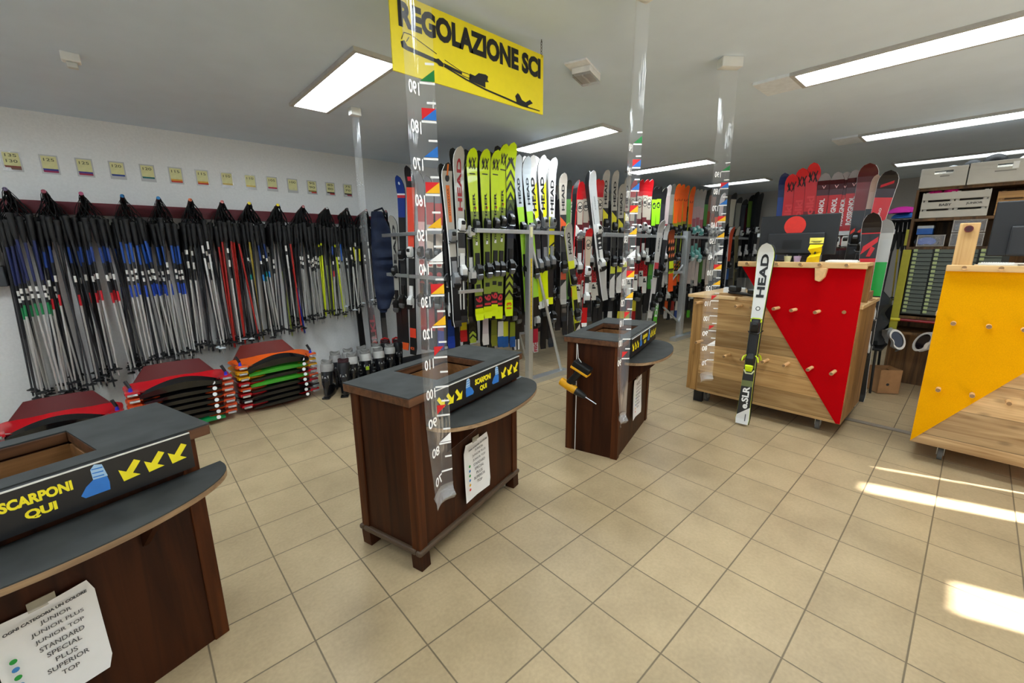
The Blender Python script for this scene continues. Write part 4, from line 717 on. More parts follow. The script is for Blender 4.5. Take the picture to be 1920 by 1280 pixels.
for k, (tp, lb) in enumerate((((1549, 325), 'crimson ski with white lettering and dark cap, first of four'), ((1573, 323), 'crimson ski with white lettering, second of four'), ((1589, 323), 'crimson ski with white lettering, third of four'), ((1606, 319), 'crimson ski with white lettering, rightmost of four'))):
    rc(tp, .115, lb, X=3.97 - .012 * (k % 2), design=[(0, '1a1416'), (.52, '5c1018'), (.64, 'b0141e'), (.70, 'c8141e'), (.865, '4a141a'), (.955, '9a9494')], letters=[('ROSSIGNOL', .675, .845, .36, 'f0e8e8')], shapes=[([(-.14, .925), (0, .905), (.14, .925), (.09, .925), (0, .913), (-.09, .925)], 'e8b0b0')] + ([([(-.3, .55), (.3, .58), (.3, .62), (-.3, .59)], 'e0261c')] if k == 3 else []), edge='3a0c10', bind='w')
rc((1632, 307), .15, 'wide dark red ski with black lower half in the red row', X=3.9, design=[(0, '1a1a1c'), (.52, '26282c'), (.74, '7a1c20'), (.9, '561418')], shapes=[([(-.3, .60), (-.1, .62), (-.1, .64), (-.3, .62)], 'e0301c'), ([(.05, .60), (.25, .62), (.25, .64), (.05, .62)], 'e0301c')], edge='c8c4c0', dy=.05)
rc((1646, 328), .07, 'thin black ski with pale edge right of the wide dark red ski', X=3.85, design=[(0, '161618'), (.6, '1c1c1e'), (.8, 'b89a8a')], edge='e8e4e0', dy=.08)
rc((1671, 320), .14, 'bright red ski with dark rounded tip and white rim, rightmost of red row', X=3.8, design=[(0, '1a1a1c'), (.5, '9a1018'), (.6, 'd0141c'), (.85, '2a1216'), (.93, '141014')], letters=[('HERO', .72, .79, .12, 'e8c8c8')], shapes=[([(-.3, .905), (.3, .93), (.3, .945), (-.3, .92)], 'c41c2a')], edge='f0eeec', dy=.13)
def to_floor(a, b): return a + (b - a) * ((a.z - .02) / (a.z - b.z))
fr2 = lambda tip, tail, wd, label, X, **k: ski(at(*tip, 0, X), to_floor(at(*tip, 0, X), at(*tail, 0, X)), wd, label=label, normal=(-1, -.1, 0), **k)
fr2((1638, 399), (1606, 640), .13, 'black and red ski with angular R emblem leaning right of red desk', 3.45, design=[(0, '161214'), (.62, 'c8202a'), (.70, 'd0222c'), (.78, '1a1416'), (.9, 'c8202a'), (.905, '141014')], shapes=[([(-.4, .80), (.4, .86), (.4, .885), (-.3, .84)], 'd0222c'), ([(-.1, .79), (.1, .79), (.3, .83), (.1, .84)], 'd0222c'), ([(-.4, .66), (.2, .7), (.3, .73), (-.4, .69)], '1a1416'), ([(-.3, .55), (.3, .58), (.3, .6), (-.3, .57)], 'b81c24')], edge='d8d6d4', toe=None)
fr2((1663, 411), (1626, 640), .12, 'white-tipped ski with green band leaning right of the red desk', 3.7, design=[(0, '141416'), (.55, '1a1a1c'), (.60, '1fae44'), (.78, 'c8cac8'), (.93, '9a9c9c')], edge='e4e4e2', bind='w', toe=.5)
# ------------------------------------------------------------------ pole rack on the left wall
PEGX = [-1.754, -1.555, -1.36, -1.147, -.925, -.72, -.50, -.30, -.09, .10, .30, .50, .69, .88]
PEGX = [-1.79, -1.60, -1.40, -1.16, -.93, -.71, -.47, -.25, .00, .24, .48, .70, .92, 1.16]
PEGZ = 1.885
rk = empty('pole_rack', (-.3, Y1 - .003, 1.80), 0, 'dark red wooden board with pegs along the left wall', 'rack')
MB().box(-2.2, 1.62, -.024, 0, -.05, .05).build('board', mat('6e1220', .55, noise=.1), rk)
PEGC = ['5a4a6a', 'a04a5a', 'a04a6a', '2f7fb8', '2f7fb8', 'e07a50', 'e8908a', 'e8d020', 'e8d020', 'e89a98', 'f0f0ee', '3a3a3c', 'e0c0bc', 'e0a0a0']
for k, x in enumerate(PEGX):
    m = MB(); m.tube([(x + .3, -.02, .03), (x + .3, -.30, .095)], .014, 10, 0); m.tube([(x + .3, -.2985, .0946), (x + .3, -.303, .0956)], .0145, 10, 1)
    m.build('peg', [mat('5a1a24', .5), mat(PEGC[k], .5)], rk, smooth=True)
TAGS = [('135', '130', ['8a4a3a', '7a5a4a'], 1), ('125', '', ['3a3a8a', 'a02a5a'], 0), ('125', '', ['4a3a8a', 'a82a4a'], 0), ('120', '', ['1f3f8a'], 0), ('120', '', ['1f6a6a'], 0), ('115', '', ['e0a030', 'c83a1c'], 0), ('115', '', ['e0a030', 'c8301c'], 0), ('110', '', ['d8b860'], 0), ('110', '', ['e0c060'], 0), ('105', '', ['c01c4a'], 0), ('100', '', ['d8d4a0'], 0), ('95', '90', ['8a7a2a', 'c82a2a'], 1), ('85', '80', ['3a2a1a', 'b82a2a'], 1), ('75', '70', ['3a2a20', 'a02a3a'], 1)]
ORD = ['first', 'second', 'third', 'fourth', 'fifth', 'sixth', 'seventh', 'eighth', 'ninth', 'tenth', 'eleventh', 'twelfth', 'thirteenth', 'fourteenth']
for k, (a, b_, cols, st) in enumerate(TAGS):
    x = -1.754 + .2 * k
    r = empty('length_tag', (x, Y1, 2.135), 0, 'small pale yellow length tag reading %s, %s from the left on the wall' % (a + (' and ' + b_ if b_ else ''), ORD[k]), 'tag', 'pole length tags on the wall')
    MB().box(-.052, .052, -.004, 0, -.075, .07).build('pocket', clear('tag_pocket', .55, 'ffffff', .12), r)
    MB().box(-.043, .043, -.0055, -.0041, -.035, .06).build('card', mat('ddd89c', .6), r)
    m = MB(); n = len(cols)
    for j, c in enumerate(cols):
        z1 = -.035 - j * .014; x0 = -.043 if not st else (-.043 + j * .03)
        m.flat([(x0, -.005, z1), (.043 if not (st and j == 0) else .043, -.005, z1), (.043, -.005, z1 - .014), (x0 + .004, -.005, z1 - .014)], j)
    m.build('colour_code', [mat(c, .6) for c in cols], r)
    g = MB(); g.text(a, (-.03, -.0062, .022 if not b_ else .030), (.06, 0, 0), (0, 0, .022), 0, .01)
    if b_: g.text(b_, (-.03, -.0062, -.012), (.06, 0, 0), (0, 0, .022), 0, .01)
    g.build('number', mat('55543a', .6), r)
# pole kinds: list of (distance below grip as share of shaft, colour)
S_ = 'b4b3b0'; W_ = 'c6c4bf'; B_ = '18181a'
KIND = {'green band': [('1a2458', 0), (B_, .27), ('e4e2dc', .30), (B_, .33), ('e4e2dc', .345), (B_, .37), ('128048', .40), (W_, .47)],
        'red band': [('1c1c22', 0), ('1f3f8a', .08), (B_, .18), ('e4e2dc', .26), (B_, .30), ('c81c28', .38), (W_, .45)],
        'blue band': [('1d4fa8', 0), (B_, .20), ('e4e2dc', .25), (B_, .28), ('e4e2dc', .30), (B_, .33), ('1c46b4', .36), (W_, .45)],
        'orange top': [('e8701c', 0), ('17171a', .05), ('e8e4dc', .10), ('17171a', .14), ('e8e4dc', .20), (B_, .26), ('c9c7c2', .36)],
        'red shaft': [('c42318', 0), ('f08a1c', .02), ('a82018', .05), ('b4261c', .5)],
        'plain red': [('b8201c', 0), ('a51c1c', .5)],
        'white shaft': [('f0a020', 0), ('e0deda', .04), ('1a1a1c', .12), ('e0deda', .16), (W_, .3)],
        'teal band': [(B_, 0), ('e4e2dc', .18), (B_, .21), ('14807a', .34), (W_, .39)],
        'gold shaft': [('b8a032', 0), ('a8902a', .3), ('8c7c2c', .8)],
        'sky band': [('16306a', 0), ('e4e2dc', .2), (B_, .23), ('2a86d0', .33), (W_, .39)],
        'silver shaft': [(B_, 0), ('e4e2dc', .22), (B_, .26), ('e4e2dc', .28), (B_, .31), (S_, .36)],
        'olive shaft': [('20221a', 0), ('6e7a2a', .34), ('7c8830', .6)],
        'navy shaft': [(B_, 0), ('c81c20', .3), ('e4e2dc', .42), ('1a2a9a', .5)],
        'neon yellow': [('e4f21c', 0), ('22261a', .1), ('e4f21c', .22), ('dcea18', .5)],
        'yellow top': [('e8d83a', 0), ('1c1c1e', .05), ('e8e02a', .12), ('1c1c1e', .3), (S_, .36)],
        'blue top': [('1f5fc0', 0), ('1c1c1e', .3), (S_, .32)],
        'dark shaft': [('141416', 0), ('26262a', .35), ('3a3a3c', .6)], 'grey shaft': [('1c1c1e', 0), ('4a4a4c', .3), ('77766f', .5)]}
CL = [(.25, ['green band'] * 6 + ['grey shaft'] * 3 + ['silver shaft', 'dark shaft']), (.31, ['red band'] * 3 + ['dark shaft'] * 5 + ['grey shaft']), (.36, ['red band'] * 6 + ['grey shaft'] * 3 + ['dark shaft'] * 2), (.42, ['blue band'] * 6 + ['dark shaft'] * 3 + ['plain red']), (.44, ['blue band'] * 5 + ['silver shaft', 'dark shaft', 'dark shaft', 'dark shaft', 'grey shaft']),
      (.48, ['orange top'] * 3 + ['white shaft'] * 2 + ['dark shaft'] * 3 + ['red shaft'] * 2), (.50, ['red shaft'] * 5 + ['orange top'] + ['dark shaft'] * 4), (.52, ['teal band', 'teal band', 'gold shaft', 'sky band', 'sky band', 'dark shaft', 'dark shaft', 'dark shaft', 'grey shaft']), (.54, ['silver shaft', 'navy shaft', 'olive shaft', 'red shaft', 'white shaft', 'dark shaft', 'dark shaft', 'dark shaft']),
      (.64, ['silver shaft'] * 6 + ['sky band'] + ['grey shaft'] * 2 + ['dark shaft']), (.67, ['neon yellow'] * 2 + ['olive shaft', 'silver shaft', 'red band', 'grey shaft', 'dark shaft', 'silver shaft']), (.70, ['blue top', 'yellow top', 'silver shaft', 'white shaft', 'silver shaft', 'orange top', 'dark shaft', 'grey shaft']), (.76, ['yellow top', 'silver shaft', 'silver shaft', 'grey shaft', 'dark shaft', 'white shaft']), (.80, ['silver shaft', 'dark shaft', 'grey shaft', 'dark shaft'])]
PM = {}
def pole_mesh(kind, ln):
    key = (kind, round(ln, 2))
    if key in PM: return PM[key]
    seg = KIND[kind]; m = MB(); sh = ln - .15; fr = [s[1] for s in seg] + [1.0]; ms = []
    for i, (c, f0) in enumerate(seg):
        z0, z1 = -.13 - f0 * sh, -.13 - fr[i + 1] * sh; r0, r1 = .0092 - .0032 * f0, .0092 - .0032 * fr[i + 1]
        m.tube([(0, 0, z0), (0, 0, z1)], [r0, r1], 8, i, False); ms.append(mat(c, .32, .35 if c in (S_, W_) else .0, noise=.03))
    m.tube([(0, 0, -.13 - sh), (0, 0, -.13 - sh - .02)], [.005, .001], 6, len(seg)); ms.append(STEEL)
    PM[key] = m.mesh('ski_pole', ms, True); return PM[key]
m = MB(); m.loft([ell(0, 0, a, b, z, 10) for z, a, b in ((.004, .01, .012), (0, .022, .025), (-.015, .023, .027), (-.03, .018, .021), (-.06, .020, .023), (-.09, .0185, .021), (-.15, .0165, .018), (-.19, .012, .012))]); GRIP = m.mesh('grip', mat('131314', .6, noise=.2), True)
m = MB(); m.loft([ell(0, 0, a, a, z, 12) for z, a in ((.012, .008), (.006, .014), (.0, .030), (-.006, .031), (-.008, .012))]); BASK = m.mesh('basket', mat('161617', .55), True)
BASKW = BASK.copy(); BASKW.materials[0] = mat('cfd4da', .5)
STRAP = {}
def strap_mesh(dx, h, wob):
    key = (round(dx, 3), round(h, 3), wob)
    if key in STRAP: return STRAP[key]
    m = MB(); up = h
    for s in (-1, 1):
        pts = [(-.006 * s, 0), (.012 * s - dx * .25, up * .3), (.020 * s - dx * .6, up * .62), (.016 * s - dx * .9, up * .92), (-dx + .004 * s, up + .017)]
        m.loft([[Vector((x - .003 * 0, -.013 + wob * .004, z)), Vector((x + .003, -.013, z + .002)), Vector((x + .003, .013, z + .002)), Vector((x, .013 + wob * .004, z))] for x, z in pts])
    STRAP[key] = m.mesh('strap', mat('0f0f10', .85, noise=.2), True); return STRAP[key]
NP = 0
for k, (x, (zb, kinds)) in enumerate(zip(PEGX, CL)):
    n = 22 if k < 11 else (14 if k < 13 else 8)
    for i in range(n):
        col = i % 9; t = i / (n - 1)
        yb = Y1 - .03 - .265 * t if i < n else 0
        kd = kinds[(i * 5 + k) % len(kinds)]
        if i < n - 6 and (i % 5) in (0, 2, 3): kd = 'dark shaft'
        if i >= n - 6: kd = kinds[(i - (n - 6)) % max(1, min(len(kinds), 7))]     # best seen poles are the marked ones
        dx = RND.choice((-.105, -.08, -.055, -.03, .03, .055, .08, .105)) if i < n - 6 else (-.07, .06, -.035, .08, .03, -.01)[i - n + 6]
        zpeg = PEGZ - .065 + .065 * t * 1.0; drop = .155 + RND.choice((0, .02, .04))
        ln = round((zpeg - drop - zb + RND.uniform(-.03, .03)) / .02) * .02
        o = bpy.data.objects.new('ski_pole', pole_mesh(kd, ln)); C.objects.link(o); NP += 1
        o.location = (x + dx, yb, zpeg - drop); o.rotation_euler = (RND.uniform(-.02, .02), RND.uniform(-.045, .045) - dx * .25, 0)
        tg = TAGS[k][0]; same = [q for q in range(k) if TAGS[q][0] == tg]
        where = 'the %s peg from the left' % ORD[k]
        tag(o, 'ski pole with %s hanging on %s' % (kd if kd != 'neon yellow' else 'neon yellow shaft', where), 'ski pole', '%s poles on %s' % (kd, where))
        inst('grip', GRIP, o); inst('strap', strap_mesh(dx, drop, i % 2), o)
        b = inst('basket', BASKW if (k in (5, 6) and i % 5 == 0) or (k in (11, 12) and i % 4 == 0) else BASK, o, (0, 0, -ln + .075))
# navy quilted bag at the end of the pegs
def bag():
    r = empty('quilted_bag', (1.05, 3.60, 1.88), 0, 'navy blue quilted bag hanging at the right end of the pole pegs', 'bag')
    m = MB(); rings = []
    prof = [(0, -.10, .02), (-.1, -.12, .06), (-.3, -.13, .15), (-.5, -.14, .23), (-.6, -.14, .26), (-.75, -.14, .20), (-.95, -.13, .12), (-1.12, -.11, .02), (-1.17, -.08, -.02)]
    for z, a, b in prof:
        pts = []
        for j in range(18):
            t = 2 * math.pi * j / 18; cx = (a + b) / 2; hw = (b - a) / 2
            pts.append(Vector((cx + hw * math.cos(t), .055 * math.sin(t) * (1 + .25 * math.sin(z * 60)), z)))
        rings.append(pts)
    fine = []
    for q in range(len(rings) - 1):
        for s in range(6): fine.append([p.lerp(p2, s / 6) for p, p2 in zip(rings[q], rings[q + 1])])
    fine.append(rings[-1]); fine = [[Vector((p.x, p.y * (1 + .3 * math.sin(j * 1.1)), p.z + .02 * p.x)) for p in rg] for j, rg in enumerate(fine)]
    m.loft(fine).build('quilted_body', mat('16233f', .75, noise=.2, scale=14), r, smooth=True)
    MB().tube([(-.08, -.02, .0), (-.02, -.1, .03), (.05, -.02, -.02)], .012, 8).build('handle', mat('101828', .8), r)
    MB().box(.19, .25, -.075, -.05, -.66, -.56).build('lime_patch', mat('9ab41c', .6), r)
bag()
# ------------------------------------------------------------------ plastic bob sleds
def sled_parts():
    hull = MB(); n = 36
    def rg(a, b, z, p): return ell(0, 0, a, b, z, n, p)
    hull.loft([rg(.20, .11, -.030, 2.4), rg(.27, .15, -.022, 2.6), rg(.31, .175, .018, 3), rg(.345, .205, .036, 3.4), rg(.35, .21, .044, 3.4), rg(.325, .19, .044, 3.2), rg(.285, .155, .014, 2.6), rg(.20, .10, -.012, 2.4)], 0, False)
    hull.add(rg(.20, .11, -.030, 2.4), [tuple(range(n - 1, -1, -1))]); hull.add(rg(.20, .10, -.012, 2.4), [tuple(range(n))])
    for sx in (-1, 1):
        hull.loft([[Vector((sx * (.315 + dx), -.185 + dy * w_, z)) for dx, dy in ((-.055, 0), (.03, 0), (.035, .05), (-.045, .07))] for z, w_ in ((.030, 1), (.052, 1))])
    rail = MB(); pts = []
    for i in range(17):
        t = -1 + i / 8; x = t * .255; h = math.cos(t * math.pi / 2); pts.append([Vector((x, -.17 - .045 * h, .016 + .046 * h)), Vector((x, -.188 - .070 * h, .008 + .036 * h)), Vector((x, -.188 - .068 * h, -.004 + .018 * h)), Vector((x, -.17 - .04 * h, -.014 + .010 * h)), Vector((x, -.14, .0))])
    rail.loft(pts)
    clip = MB().box(-.03, .03, -.012, .004, -.008, .008).tube([(-.026, -.012, 0), (0, -.02, .004), (.026, -.012, 0)], .0035, 6)
    st = MB().tube([(0, 0, 0), (0, -.003, 0)], .016, 18)
    pin = MB(); pin.tube([(0, 0, 0), (0, 0, .03)], [.014, .009], 8); pin.tube([(0, 0, .03), (-.02, .02, .085)], .012, 8, 1)
    return hull, rail, clip, st, pin
SH, SR, SCc, SST, SPIN = sled_parts()
stick = mat('efefec', .5); 
SRM = {c: SR.mesh('side_runner', mat(c, .18, noise=.02, coat=.4), True) for c in ('0c0c0d', '3d9a2a', '12924e')}; SHM = {}
CLM = SCc.mesh('brake_clip', STEEL, True); STM = SST.mesh('round_sticker', stick); PINM = SPIN.mesh('brake_lever', [mat('2a2fd0', .4), BLACK], True)
def sled(loc, rz, col, rail, label, group, top=False, sx=.20):
    if col not in SHM: SHM[col] = SH.mesh('sled', mat(col, .22, noise=.02, coat=.4), True)
    o = bpy.data.objects.new('bob_sled', SHM[col]); C.objects.link(o); o.location = loc; o.rotation_euler[2] = rz; tag(o, label, 'sled', group)
    inst('side_runner', SRM[rail], o); b = inst('side_runner', SRM[rail], o); b.rotation_euler[2] = math.pi
    if top: o.children[0].scale = (1.05, 1.02, 1.9)
    for s in (-1, 1): inst('brake_clip', CLM, o, (s * .305, -.197, .034))
    c = inst('round_sticker', STM, o, (sx, -.214, .022)); c.rotation_euler[0] = math.radians(-12)
    if top:
        for s in (-1, 1): inst('brake_lever', PINM, o, (s * .31, -.14, .05))
        m = MB(); rings = []
        for j in range(7):
            z = .03 + .13 * j / 6; hw = .29 - .10 * (j / 6); rings.append([Vector((-hw + 2 * hw * q / 8, .185 + .05 * j / 6 - .05 * math.sin(math.pi * q / 8) * 0 + .035 * ((q - 4) / 4) ** 2 * -1, z)) for q in range(9)])
        back = [[p + Vector((0, .014, 0)) for p in r_] for r_ in rings]
        m.loft(rings, 0, False, False); m.loft([r_[::-1] for r_ in back], 0, False, False)
        m.loft([rings[-1], back[-1]], 0, False, False); m.loft([[r_[0] for r_ in rings], [r_[0] for r_ in back]], 0, False, False); m.loft([[r_[-1] for r_ in back], [r_[-1] for r_ in rings]], 0, False, False)
        m.build('backrest', mat('5e0c0c' if col != 'f0641e' else '6e1c10', .55, noise=.03), o, smooth=True)  # hull red, darkened in the colour for the shade under the poles
        MB().tube([(-.2, -.05, .02), (-.1, -.12, .03), (0, -.07, .02), (.1, -.12, .03), (.16, -.06, .02)], .003, 5).build('pull_cord', mat('d8a020', .7), o)
    return o
RR = 'd01420'; OO = 'e8511c'; OG = 'f0641e'; YY = 'f0b010'
st3 = [(RR, '0c0c0d'), ('2a1214', '0c0c0d'), (RR, '0c0c0d'), (OO, '0c0c0d'), (RR, '3d9a2a'), (YY, '0c0c0d'), (YY, '3d9a2a'), (OG, '0c0c0d')]
lv = ['bottom', 'second lowest', 'third lowest', 'fourth lowest', 'fifth lowest', 'sixth lowest', 'second highest', 'topmost']
for i, (c, rl) in enumerate(st3):
    nm = {'d01420': 'red', '2a1214': 'blackish', 'e8511c': 'orange', 'f0641e': 'orange', 'f0b010': 'yellow'}[c]
    sled((-.32 + .006 * (i % 2), 3.30, .035 + .0515 * i), .12, c, rl, '%s bob sled, %s in the stack beside the boots' % (nm, lv[i]), 'sleds stacked beside the boots', i == 7, .20 if i % 2 else .215)
st2 = [(OO, '12924e'), (OO, '0c0c0d'), (OO, '0c0c0d'), (OO, '0c0c0d'), (OO, '0c0c0d'), (OO, '0c0c0d'), (RR, '0c0c0d')]; lv2 = ['bottom', 'second lowest', 'third lowest', 'middle', 'third highest', 'second highest', 'topmost']
for i, (c, rl) in enumerate(st2):
    sled((-1.04 + .006 * (i % 2), 3.22, .035 + .0515 * i), .05, c, rl, '%s bob sled, %s in the middle stack by the wall' % ('red' if c == RR else 'orange', lv2[i]), 'sleds in the middle stack', i == 6, .20)
for i, c in enumerate((OO, RR, RR)):
    sled((-1.76, 3.36, .035 + .07 * i), .04, c, '0c0c0d', '%s bob sled, %s in the low stack at far left' % ('orange' if i == 0 else 'red', ('bottom', 'middle', 'topmost')[i]), 'sleds in the low stack', i == 2, .2)
for i in range(2): sled((-1.72, 2.45, .035 + .06 * i), .1, (OO, RR)[i], '0c0c0d', '%s bob sled lying behind the nearest counter, seen through its well' % ('orange', 'red')[i], 'sleds behind the nearest counter', False)
# ------------------------------------------------------------------ ski boots
def boot_meshes(cuff):
    sh = MB(); sh.loft([ell(0, y, .045, .062, z, 14, 2.6) if False else [Vector((.046 * w_ * math.cos(2 * math.pi * k / 14), y + l * math.sin(2 * math.pi * k / 14), z)) for k in range(14)] for z, w_, y, l in ((0, 1, -.06, .15), (.03, 1.02, -.06, .15), (.06, 1.0, -.055, .14), (.09, .98, -.03, .11), (.13, .96, .0, .075), (.17, .98, .005, .065))])
    sh.box(-.036, .036, -.225, .10, -.002, .012)
    cu = MB(); cu.loft([[Vector((w_ * math.cos(2 * math.pi * k / 16), y + l * math.sin(2 * math.pi * k / 16), z)) for k in range(16)] for z, w_, y, l in ((.13, .050, .0, .068), (.19, .053, -.006, .068), (.25, .057, -.018, .070), (.29, .060, -.03, .073), (.292, .052, -.03, .065))])
    bd = MB(); bd.loft([[Vector((w_ * math.cos(2 * math.pi * k / 16), y + l * math.sin(2 * math.pi * k / 16), z + .012 * math.sin(2 * math.pi * k / 16))) for k in range(16)] for z, w_, y, l in ((.255, .061, -.022, .076), (.30, .063, -.034, .079), (.325, .060, -.038, .074), (.327, .050, -.038, .064), (.28, .048, -.03, .06))], 0, False)
    li = MB(); li.loft([[Vector((w_ * math.cos(2 * math.pi * k / 16), y + l * math.sin(2 * math.pi * k / 16), z + .02 * math.cos(2 * math.pi * k / 16) ** 2)) for k in range(16)] for z, w_, y, l in ((.28, .050, -.03, .062), (.345, .053, -.042, .064), (.352, .044, -.042, .056), (.30, .038, -.03, .05))])
    bu = MB()
    for z, y in ((.09, -.12), (.14, -.075), (.20, -.078), (.245, -.088)): bu.box(-.035, .03, y - .008, y, z - .006, z + .006); bu.box(.025, .06, y, y + .03, z - .005, z + .005)
    bk = MB().box(-.03, .03, .045, .052, .20, .225).tube([(0, .046, .21), (0, .060, .20)], .011, 10)
    return sh.mesh('shell', mat('111216', .25, coat=.3), True), cu.mesh('cuff', mat('18191d', .28, coat=.3), True), bd.mesh('cuff_band', mat(cuff, .4), True), li.mesh('liner', mat('8a8884', .8) if cuff != '17181c' else mat('3a1a1c', .8), True), bu.mesh('buckles', STEEL), bk.mesh('rear_badge', mat('b8babc', .35, .5))
BM = {c: boot_meshes(c) for c in ('c9c8c4', '17181c', '9c9a98')}
def boot(x, y, rz, cuff, label, z=.0, red=False):
    r = empty('ski_boot', (x, y, z), rz, label, 'ski boot', 'ski boots on the floor')
    for nm, me in zip(('shell', 'cuff', 'cuff_band', 'liner', 'buckles', 'rear_badge'), BM[cuff]): inst(nm, me, r)
    if red: MB().tube([(-.05, -.03, .33), (-.04, -.10, .36), (0, -.125, .37), (.04, -.10, .36), (.05, -.03, .33)], .012, 8).build('red_collar', mat('d81e1e', .5), r, smooth=True)
    return r
BP = [(.10, 3.06, '9c9a98', 'tall black ski boot nearest the sled stack'), (.245, 2.99, '17181c', 'tall plain black ski boot, second from the sleds'), (.40, 3.16, 'c9c8c4', 'black ski boot with grey cuff, front of first grey pair'), (.565, 3.19, 'c9c8c4', 'black ski boot with white cuff and lime mark'), (.73, 3.20, 'c9c8c4', 'black ski boot with white cuff, middle of front line'), (.90, 3.30, 'c9c8c4', 'black ski boot with white cuff, right end of front line'),
      (.30, 3.36, '9c9a98', 'black ski boot with pale cuff behind the second boot'), (.46, 3.40, 'c9c8c4', 'black ski boot with beige cuff in the back line, second'), (.63, 3.42, '9c9a98', 'black ski boot with grey cuff in the back line, third'), (.80, 3.44, 'c9c8c4', 'black ski boot with green patch in back line'), (.97, 3.55, '17181c', 'black ski boot with red collar at right, left one'), (1.10, 3.48, '17181c', 'black ski boot with red collar at right end of boots')]
for k, (x, y, c, lb) in enumerate(BP):
    b = boot(x, y, math.radians(145 + (k * 37) % 30), c, lb, .006, k >= 10)
    if k in (3, 9): MB().box(-.018, .018, .069, .0715, .17, .21).build('green_mark', mat('a8c81c' if k == 3 else '4a7a3a', .5), b)
r = empty('floor_mat', (1.35, 3.35, 0), 0, 'black rubber mat on the floor under the boots by left wall', 'mat'); MB().box(-1.0, 1.0, -.55, .6, 0, .006).build('rubber_sheet', mat('151517', .85, noise=.3, scale=8), r)
# skis standing against the left wall under the poles
w1 = ski(Vector((.95, 3.93, 1.55)), Vector((.92, 3.72, .01)), .12, [(0, '1a1a1c'), (.04, '3a1216'), (.5, '1a1a1c')], 'black ski with dark red upright lettering standing behind the boots', normal=(0, -1, .1), letters=[('VOLKL', .05, .42, .55, 'a0182a')], toe=None, heel=None)
ski(Vector((.80, 3.93, 1.50)), Vector((.78, 3.74, .01)), .1, [(0, '101012'), (.5, '161618')], 'plain black ski standing at the wall left of the red lettered ski', normal=(0, -1, .1), toe=None, heel=None)
ski(Vector((1.12, 3.93, 1.50)), Vector((1.07, 3.74, .01)), .1, [(0, '101012'), (.05, '55524e'), (.4, '1c1c1e')], 'grey and black ski standing at wall right of the red lettered ski', normal=(0, -1, .1), toe=None, heel=None)
r = empty('wall_box', (-2.02, 3.98, 1.19), 0, 'white wall unit with dark grey bottom at the far left edge', 'wall unit'); MB().box(-.2, .09, -.12, 0, .15, .75).build('white_cover', PLASTW, r, bevel=.01); MB().box(-.2, .10, -.13, 0, 0, .15).build('grey_base', mat('3a3e42', .5), r, bevel=.006)
# ------------------------------------------------------------------ shelf unit with crates behind the desks
BW = wood('brown_shelf', '4c3620', '7a5a36', 'Z', knots=False, rough=.6); LIMEW = mat('a8a42a', .5)
def shelf_unit():
    r = empty('shelf_unit', (4.4, -.67, 0), 0, 'brown wooden shelf unit with lime green post beside the yellow desk', 'shelf')
    D = .42; W = 1.45
    MB().box(0, D, -.02, 0, 0, 1.96).build('side_panel', BW, r, bevel=.002); MB().box(0, D, -W, -W + .02, 0, 1.96).build('side_panel', BW, r)
    MB().box(D - .015, D, -W + .02, -.02, 0, 1.96).build('back_panel', BW, r)
    for nm, z in (('shelf_board', 1.955), ('shelf_board', 1.685), ('shelf_board', 1.425), ('shelf_board', .76), ('shelf_board', .60)): MB().box(0, D - .015, -W + .02, -.02, z - .012, z + .012).build(nm, BW, r)
    MB().box(-.03, -.004, -.045, .015, .60, 1.41).build('lime_post', LIMEW, r, bevel=.003); MB().box(-.004, .01, .0, .02, 1.45, 1.60).build('lime_strip', LIMEW, r)
    return r
shelf_unit()
def tray_cabinet():
    r = empty('tray_cabinet', (4.385, -.72, .79), 0, 'dark grey cabinet of narrow green-cornered trays under the goggle shelf', 'cabinet')
    MB().box(.02, .36, -.62, 0, 0, .62).build('carcass', mat('2a2e2c', .6), r)
    tm = MB(); tm.box(.0, .03, -.066, .062, 0, .030); tm.box(-.004, 0, -.06, .03, .022, .032)
    a = tm.mesh('tray', mat('58625c', .5)); t2 = MB().box(-.010, .0, .036, .064, .012, .036).mesh('tray_tab', mat('a3b37e', .5))
    for c in range(4):
        for k in range(16):
            o = inst('tray', a, r, (.0, -.075 - c * .145, .012 + k * .0385)); inst('tray_tab', t2, o)
tray_cabinet()
CRW = mat('c9c5ba', .6, noise=.05, scale=8)
def crate(x, y, z, W, Hh, D, label, hole=True, slats=False):
    r = empty('wooden_crate', (x, y, z), 0, label, 'crate', 'white wooden crates on the shelf unit')
    if not slats:
        m = MB(); hw = .06; zh0, zh1 = Hh * .68, Hh * .83; t = .012; c = -W * .5
        m.box(0, t, -W, 0, 0, zh0).box(0, t, -W, 0, zh1, Hh).box(0, t, -W, c - hw, zh0, zh1).box(0, t, c + hw, 0, zh0, zh1); m.build('front_panel', CRW, r, bevel=.0015)
    else:
        for k in range(3): MB().box(0, .012, -W, 0, k * Hh * .35, k * Hh * .35 + Hh * .27).build('slat', CRW, r, bevel=.001)
        for y_ in (-.03, -W * .46, -W * .54, -W + .03): MB().box(.012, .024, y_ - .012, y_ + .012, 0, Hh).build('batten', CRW, r)
    MB().box(.012, D, -.012, 0, 0, Hh).build('side_panel', CRW, r); MB().box(.012, D, -W, -W + .012, 0, Hh).build('side_panel', CRW, r); MB().box(D - .012, D, -W + .012, -.012, 0, Hh).build('back_panel', CRW, r); MB().box(.024, D - .012, -W + .012, -.012, 0, .01).build('bottom_panel', CRW, r)
    return r
c1_ = crate(4.34, -.682, 1.968, .30, .165, .36, 'white wooden crate with handle slot on top of shelf, left one'); MB().box(-.001, 0, -.19, -.13, .085, .095).build('small_print', mat('8a867c', .6), c1_); MB().box(-.001, 0, -.165, -.115, .118, .128).build('torn_label', WHITE, c1_)
